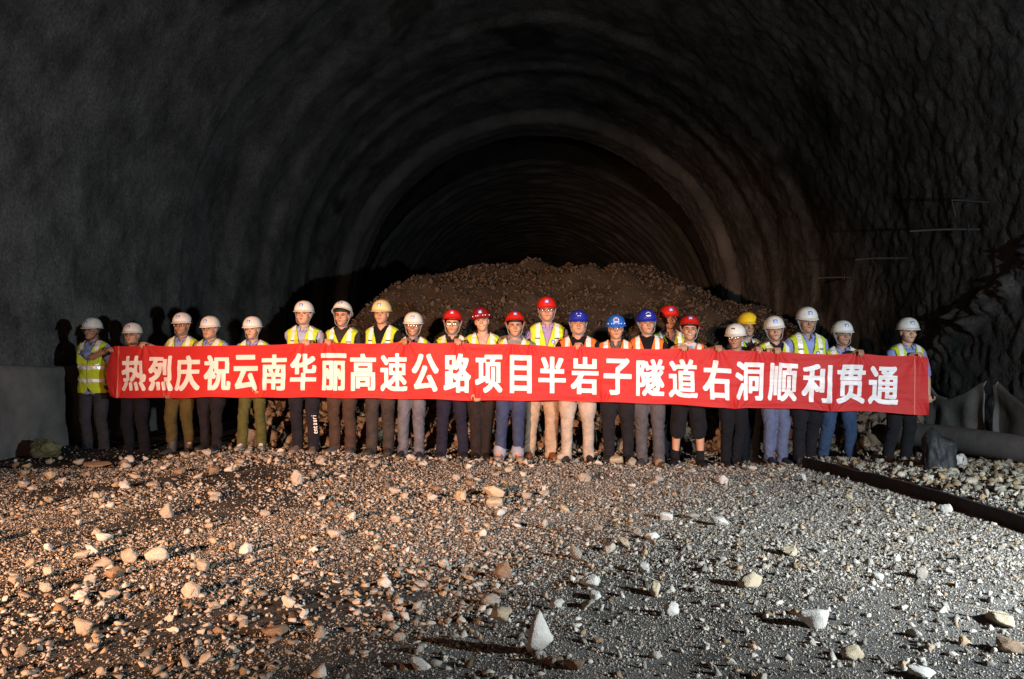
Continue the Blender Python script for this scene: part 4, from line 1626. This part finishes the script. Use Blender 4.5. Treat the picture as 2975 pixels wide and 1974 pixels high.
        for s in (-1, 1):
            cut((xo(zv), 0, zv), (s * vb_, 0, -(vx + s * (xo(ztop) - xo(zv)))))
        nm = bpy.data.meshes.new('vest')
        bm.to_mesh(nm)
        bm.free()
        nm.update()
        bpy.data.meshes.remove(vme)
        shx = .205 * bw * k

        def keep(c):
            x = c[:, 0] - sh(c[:, 2])
            z, y = c[:, 2], c[:, 1]
            ok = z > zhem + .02
            arm = ((np.abs(x) - shx - .012) / (.058 * k)) ** 2 + ((z - zsh + .055) / (.120 * k)) ** 2 < 1
            vcut = (y < .0) & (z > zv) & (np.abs(x) < vx * (z - zv) / vb_)
            neck = (np.abs(x) < vx * .98) & (z > ztop - .030) & (y > -.03)
            capf = (z > ztop - .005) & (np.abs(x) < vx * 1.05)
            slit = (np.abs(x) < .006) & (y < 0) & (z < zhem + .13) if d.get('vest_long') else np.zeros(len(x), bool)
            round_ = (y < 0) & (np.abs(x) < .05) & (z < zhem + .02 + .06 * (1 - np.abs(x) / .05)) if d.get('vest_long') else np.zeros(len(x), bool)
            return ok & ~arm & ~vcut & ~neck & ~capf & ~slit & ~round_

        def region(c):
            x = (c[:, 0] - sh(c[:, 2])) / bw
            z = c[:, 2]
            r = np.zeros(len(x), int)
            r[(x > -.133) & (x < -.083) & (z > zh1)] = 1
            r[(x > .083) & (x < .133) & (z > zh1)] = 2
            r[(z > zh1) & (z < zh1 + th)] = 3
            r[(z > zh2) & (z < zh2 + th)] = 4
            r[((r == 1) | (r == 2)) & (z > zg_) & (z < zg_ + .014)] = 5
            return r
        base = faces_where(nm, lambda c: keep(c) & (region(c) == 0), 'vest')
        vm = VEST_Y if d['vest'] == 'y' else VEST_O
        vo = obj('vest', base, vm, root, smooth=True)
        solid(vo, .005)
        for rg_ in (1, 2, 3, 4, 5):
            m_ = faces_where(nm, lambda c: keep(c) & (region(c) == rg_), 'stripe')
            if m_ is None:
                continue
            so = obj('reflective_stripe' if rg_ < 5 else 'stripe_tab', m_, M_refl if rg_ < 5 else M_refl_d, vo, smooth=True)
            solid(so, .005)
        bpy.data.meshes.remove(nm)
        # front of the vest as seen at (x, z): nearest vertex of the base mesh
        vv = np.concatenate([verts_of(base)])
        fv = vv[vv[:, 1] < 0]

        def front(x, z):
            q = (fv[:, 0] - x) ** 2 + (fv[:, 2] - z) ** 2
            return float(np.mean(fv[np.argsort(q)[:6], 1]))
        if d.get('zip'):
            pts = [(xo(z), front(xo(z), z) - .006, z) for z in np.linspace(zhem + .10, zv, 12)]
            v, f = tube(pts, [.006] * 12, n=8, sub=2)
            obj('zip', MB().add(v, f).mesh(), M_zip, vo, smooth=True)
            for s in (-1, 1):
                mbp = MB()
                x0, z0 = s * .085 + xo(zh1), zh1 + .075
                y0 = front(x0, z0 + .05) - .010
                mbp.add(*box(x0 - .055, x0 + .055, y0, y0 + .02, z0, z0 + .10))
                pk = obj('pocket', mbp.mesh(), vm, vo)
                bv_ = pk.modifiers.new('b', 'BEVEL')
                bv_.width, bv_.segments = .006, 2
        if d.get('badge', 1):
            x0, z0 = .055 + xo(zsh - .11) + .018, zsh - .125
            mb = MB()
            vs, fs, ms = [], [], []
            for j in range(8):
                for i in range(9):
                    x, z = x0 + i * .0050 - .02, z0 + .035 - j * .0055
                    vs.append((x, front(x, z) - .0065, z))
            for j in range(7):
                for i in range(8):
                    q = j * 9 + i
                    fs.append((q, q + 9, q + 10, q + 1))
                    ms.append(1 if LOGO[j][i] == 'W' else 0)
            mb.add(vs, fs)
            mb.m = ms
            obj('badge', mb.mesh(), [M_blue, M_white], vo, smooth=True)
    return root, tro, dict(H=H, k=k, legs=legs, D=D, foot=foot, shear=shear)


M_lens = bpy.data.materials.new('lens_glass')
M_lens.use_nodes = True
nt = M_lens.node_tree
nt.nodes.clear()
o_ = nt.nodes.new('ShaderNodeOutputMaterial')
g_ = nt.nodes.new('ShaderNodeBsdfGlossy')
g_.inputs['Roughness'].default_value = .12
t_ = nt.nodes.new('ShaderNodeBsdfTransparent')
x_ = nt.nodes.new('ShaderNodeMixShader')
x_.inputs[0].default_value = .10
nt.links.new(t_.outputs[0], x_.inputs[1])
nt.links.new(g_.outputs[0], x_.inputs[2])
nt.links.new(x_.outputs[0], o_.inputs[0])

LBL, BLK, NAVY = (.235, .300, .60), (.011, .011, .013), (.020, .023, .050)
W_ = (H_WHITE, (LOGO, .042))
RD_ = (H_RED, (LOGO, .042))
UPH = ((0, -1, 0.2), (0, .2, 1), 1.0)
PEOPLE = [
    dict(n=1, turn=.0, hx=271, top=925, fx=271, fy=1322, feet=(247, 300), helmet=W_, glasses=2, shirt=LBL, collar=LBL, vneck=.07, vest='y', vest_long=1, zip=1, trousers=(.045, .042, .050), skin=2, strap=2, yaw=-.1,
         R=('pt', 309, 1021, -.235, (.75, -.55, .35), (-.2, -.6, .8), .9, (-.55, -.30, -.95)), L=('bot', 350), badge=0, vopen=.30,
         label='leftmost man, full yellow vest showing, forearm across his chest gripping the banner end'),
    dict(n=2, hx=386, top=939, fx=395, fy=1326, feet=(376, 418), helmet=W_, glasses=1, shirt=(.03, .035, .07), collar=LBL, vest=None, trousers=(.012, .012, .018), L=('top', 420), jaw=1.08, face=1.05, w=1.06, smile=.3,
         label='man with white helmet and glasses showing only his head and one hand above the banner'),
    dict(n=3, hx=532, top=910, fx=518, fy=1322, feet=(492, 540), helmet=W_, glasses=1, shirt=LBL, collar=LBL, vneck=.08, vest='y', trousers=(.085, .064, .022), boot=1, shoe=(.06, .055, .06), skin=2, R=('bot', 492), yaw=.05,
         label='man in muddy rubber boots and khaki trousers, white helmet and black glasses'),
    dict(n=4, hx=614, top=919, fx=612, fy=1306, feet=(590, 636), helmet=W_, glasses=2, shirt=LBL, collar=LBL, vneck=.06, vest='y', trousers=(.016, .014, .018), w=1.1, jaw=1.12, face=1.06, yaw=-.12,
         label='round faced man with thin glasses and black trousers beside the man in rubber boots'),
    dict(n=5, hx=737, top=920, fx=731, fy=1306, feet=(704, 757), helmet=W_, shirt=LBL, collar=LBL, vneck=.06, vest='y', trousers=(.085, .085, .028), shoe=(.28, .27, .26), sole=(.4, .38, .36), lace=(.5, .5, .5), w=.92, skin=1, R=('bot', 755), face=.97,
         label='slim young man in olive green trousers and pale sneakers with a white helmet'),
    dict(n=6, hx=884, top=876, fx=886, fy=1315, feet=(859, 913), helmet=W_, shirt=(.36, .42, .66), collar=(.36, .42, .66), vneck=.05, sleeve='long', vest='y', trousers=(.017, .016, .024), shoe=(.20, .15, .13), sole=(.3, .25, .22), jaw=1.08, face=1.04, w=1.06, R=('top', 884, .3), leg_text=1, skin=1,
         label='man in white helmet whose dark trousers carry white lettering down one leg'),
    dict(n=7, hx=996, top=879, fx=993, fy=1316, feet=(966, 1017), helmet=W_, tilt=-.42, hair=1, shirt=(.035, .030, .032), vest='y', trousers=(.062, .040, .032), shoe=(.10, .09, .09), sole=(.4, .38, .36), R=('top', 948, .2), vopen=.20, vx=.095,
         label='man with a white helmet tipped back showing his hair, charcoal round neck shirt'),
    dict(n=8, hx=1110, top=873, fx=1104, fy=1320, feet=(1078, 1126), helmet=(H_CREAM, (LOGO, .042)), shirt=BLK, vneck=.075, vest='y', trousers=(.050, .042, .040), tnoise=.5, shoe=(.055, .045, .04), strap=0, jaw=1.05, skin=0, vopen=.30, vx=.09, roll=-.03, smile=.3,
         label='man with the only cream coloured helmet, black v-neck shirt and grey jeans'),
    dict(n=9, hx=1201, top=908, fx=1193, fy=1329, feet=(1168, 1217), helmet=W_, glasses=1, smile=1, shirt=(.13, .14, .26), collar=(.15, .16, .30), vneck=.06, vest='y', trousers=(.125, .130, .165), tnoise=.45, shoe=(.03, .025, .03), sole=(.5, .48, .45), R=('top', 1180, -.2), skin=2, w=.95,
         label='grinning man in glasses and white helmet wearing faded blue grey jeans'),
    dict(n=10, hx=1315, top=902, fx=1313, fy=1331, feet=(1282, 1345), helmet=RD_, glasses=2, tilt=-.25, hair=1, shirt=(.03, .03, .04), collar=(.03, .03, .04), vneck=.06, vest='y', trousers=(.018, .018, .036), shoe=(.02, .02, .03), sole=(.5, .48, .45), R=('top', 1330), smile=.3, roll=.06,
         label='man with a bright red helmet and thin glasses in a dark polo and navy trousers'),
    dict(n=11, turn=.1, hx=1403, top=894, fx=1396, fy=1336, feet=(1384, 1412), helmet=(H_DRED, (LOGO, .042)), dots=True, smile=1, squint=1, shirt=(.50, .36, .30), vneck=.05, sleeve='long', vest='y', trousers=(.024, .018, .018), shoe=(.015, .014, .014), strap=0, roll=-.14, yaw=.06, pitch=-.05, skin=1, dd=-.02,
         R=('bot', 1386), L=('pt', 1519, 984, .10, (.55, -.5, -.75), (.4, -.6, .6), .8, (.3, .8, .1)), lean2=1,
         label='laughing man with a studded dark red helmet who lays his arm round his neighbour'),
    dict(n=12, hx=1496, top=908, fx=1477, fy=1335, feet=(1452, 1504), helmet=RD_, tilt=-.32, hair=1, shirt=(.24, .235, .25), vest='y', trousers=(.040, .055, .12), tnoise=.4, shoe=(.25, .21, .19), sole=(.45, .42, .4), lace=(.75, .25, .14), cuff=(.26, .29, .38), squint=1, skin=0, dd=-.1, vopen=.24, vx=.095,
         label='man in grey t-shirt, red helmet, blue jeans with turned-up hems and orange laced sneakers'),
    dict(n=13, hx=1590, top=864, fx=1566, fy=1331, feet=(1537, 1600), helmet=RD_, glasses=2, shirt=(.36, .28, .52), collar=(.38, .30, .55), vneck=.05, vest='y', zip=0, trousers=(.40, .30, .22), shoe=(.20, .075, .028), sole=(.05, .03, .02), jaw=1.1, face=1.03, w=1.12, dd=.18, tw=1.08, vopen=.30,
         label='tallest man, red helmet, lilac polo shirt, khaki trousers and brown leather shoes'),
    dict(n=14, hx=1679, top=903, fx=1676, fy=1344, feet=(1646, 1711), helmet=(H_BLUE, (EARC, .06)), shirt=BLK, vest='o', trousers=(.42, .36, .31), shoe=(.016, .016, .02), jaw=1.18, face=1.10, w=1.24, squint=1, L=('top', 1688, -.4), tw=.95, badge=0, vopen=.26, vx=.10,
         label='stocky man with a dark blue helmet, orange vest and light beige trousers'),
    dict(n=15, hx=1789, top=915, fx=1798, fy=1340, feet=(1770, 1826), helmet=(H_BLUE2, (ARC, .062)), glasses=1, shirt=(.10, .105, .10), collar=(.10, .105, .10), vneck=.09, vest='o', trousers=(.017, .016, .020), w=1.14, jaw=1.08, face=1.05, dots=True, tw=1.06, strap=0, badge=0,
         label='man in glasses with a bright blue helmet carrying an arched emblem and studs'),
    dict(n=16, hx=1879, top=900, fx=1890, fy=1350, feet=(1866, 1914), helmet=(H_BLUE, (ARCW, .056)), shirt=BLK, vest='o', trousers=(.085, .082, .095), tnoise=.4, shoe=(.06, .055, .06), roll=-.05, yaw=.08, w=1.04, jaw=1.06, L=('bot', 1752), badge=0, vopen=.28, vx=.085,
         label='man in grey jeans, black speckled shirt and orange vest with a dark blue helmet'),
    dict(n=17, hx=1944, top=889, fx=1946, fy=1335, feet=(1930, 1962), helmet=RD_, shirt=(.17, .18, .30), collar=(.22, .23, .38), vneck=.13, vest='y', trousers=(.02, .02, .025), dd=.48, strap=0, badge=0, skin=0,
         label='man in a red helmet standing in the back row behind two orange vests'),
    dict(n=18, hx=2002, top=920, fx=1998, fy=1353, feet=(1964, 2034), helmet=(H_RED, (LOGO, .042)), tilt=-.25, hair=1, smile=1, shirt=(.60, .58, .58), vest='o', trousers=(.012, .012, .015), shorts=1, sock=(.012, .012, .016), shoe=(.014, .014, .02), R=('top', 1988), yaw=-.08, roll=.05, vopen=.20, vx=.095, badge=0,
         label='smiling man in black shorts with bare shins, red helmet and orange vest'),
    dict(n=19, hx=2140, top=941, fx=2124, fy=1354, feet=(2105, 2143), helmet=(H_WHITE, (PLAIN, .04)), glasses=1, smile=.4, shirt=LBL, collar=LBL, vneck=.05, vest='y', trousers=(.010, .010, .014), shoe=(.015, .016, .025), sole=(.55, .55, .55), R=('top', 2085), yaw=-.45, dd=-.10, badge=0, skin=2, hk=1.02, strap=0,
         label='short man in white helmet turning his face sideways in front of the yellow helmet'),
    dict(n=20, hx=2171, top=909, fx=2172, fy=1345, feet=(2158, 2190), helmet=(H_YEL, None), shirt=(.03, .03, .035), collar=(.6, .6, .58), vneck=.07, sleeve='long', vest='y', trousers=(.012, .012, .016), L=('top', 2200), dd=.32, badge=0, skin=0, w=1.05,
         label='man with the only yellow helmet, half hidden behind a shorter man'),
    dict(n=21, hx=2251, top=919, fx=2254, fy=1346, feet=(2239, 2270), helmet=W_, shirt=(.016, .016, .032), vneck=.05, vest='y', trousers=(.10, .122, .215), tnoise=.3, shoe=(.016, .016, .02), sole=(.42, .40, .38), L=('top', 2256), yaw=-.15, roll=-.06, badge=0, skin=0, vopen=.2,
         label='man in pale lavender jeans and a dark navy shirt with a white helmet'),
    dict(n=22, hx=2342, top=893, fx=2346, fy=1352, feet=(2328, 2366), helmet=W_, shirt=LBL, collar=LBL, vneck=.10, vest='y', trousers=(.013, .013, .018), shoe=(.10, .10, .12), sole=(.4, .4, .42), w=1.10, jaw=1.08, face=1.04, skin=2, yaw=-.08, pitch=.10, strap=1, vopen=.30,
         label='tall broad man in a light blue shirt and badge vest, white helmet, black trousers'),
    dict(n=23, hx=2444, top=933, fx=2432, fy=1366, feet=(2392, 2476), helmet=W_, glasses=2, shirt=LBL, collar=LBL, vneck=.06, vest='y', trousers=(.032, .058, .12), tnoise=.4, shoe=(.32, .32, .30), sole=(.3, .3, .28), L=('top', 2490, .4), skin=2, yaw=.05, badge=0,
         label='man standing with legs apart in blue jeans and dusty pale shoes'),
    dict(n=24, turn=.05, hx=2636, top=924, fx=2610, fy=1364, feet=(2586, 2634), helmet=W_, shirt=LBL, collar=LBL, vneck=.06, vest='y', trousers=(.014, .014, .018), shoe=(.03, .10, .26), sole=(.05, .14, .30), R=('top', 2664, .6), L=('pt', 2700, 1186, -.12, (-.4, -.8, -.1), (.3, .2, -1), .9, (.8, .1, .3)), w=.94, skin=1, badge=0, strap=0,
         label='young man alone at the right end of the banner wearing bright blue shoes'),
]
for d in PEOPLE:
    root, tro, info = person(d)
    if d.get('leg_text'):
        # white lettering running up the outer side of the left leg
        hpt, kn, an, s = info['legs'][1]
        z0, z1, zl = .235, .480, .040
        tv = verts_of(tro.data)
        x = 0.0
        word = 'entauri'
        adv = (z1 - z0) / len(word)
        for i, ch in enumerate(word):
            v, t = glyph_tris(ch)
            N = 26
            G = dilate(raster(v, t, -.02, -.15, .62 / N, .95 / N, N, N), 1, 0)

            def fn(u, vv):
                z = z0 + (i + u) * adv
                lx = np.interp(z, [an[2], kn[2]], [an[0], kn[0]])
                xx = lx + .050 - (vv - .35) * .075 + info['shear'](np.stack([z * 0, z * 0, z], 1))[:, 0]
                yy = []
                for a_, b_ in zip(xx, z):
                    m = (np.abs(tv[:, 0] - a_) < .014) & (np.abs(tv[:, 2] - b_) < .014)
                    yy.append(tv[m, 1].min() if m.any() else -.02)
                return np.stack([xx, np.array(yy) - .003, z], 1)
            obj('printed_letter', cells_mesh(G, fn), M_white, tro)
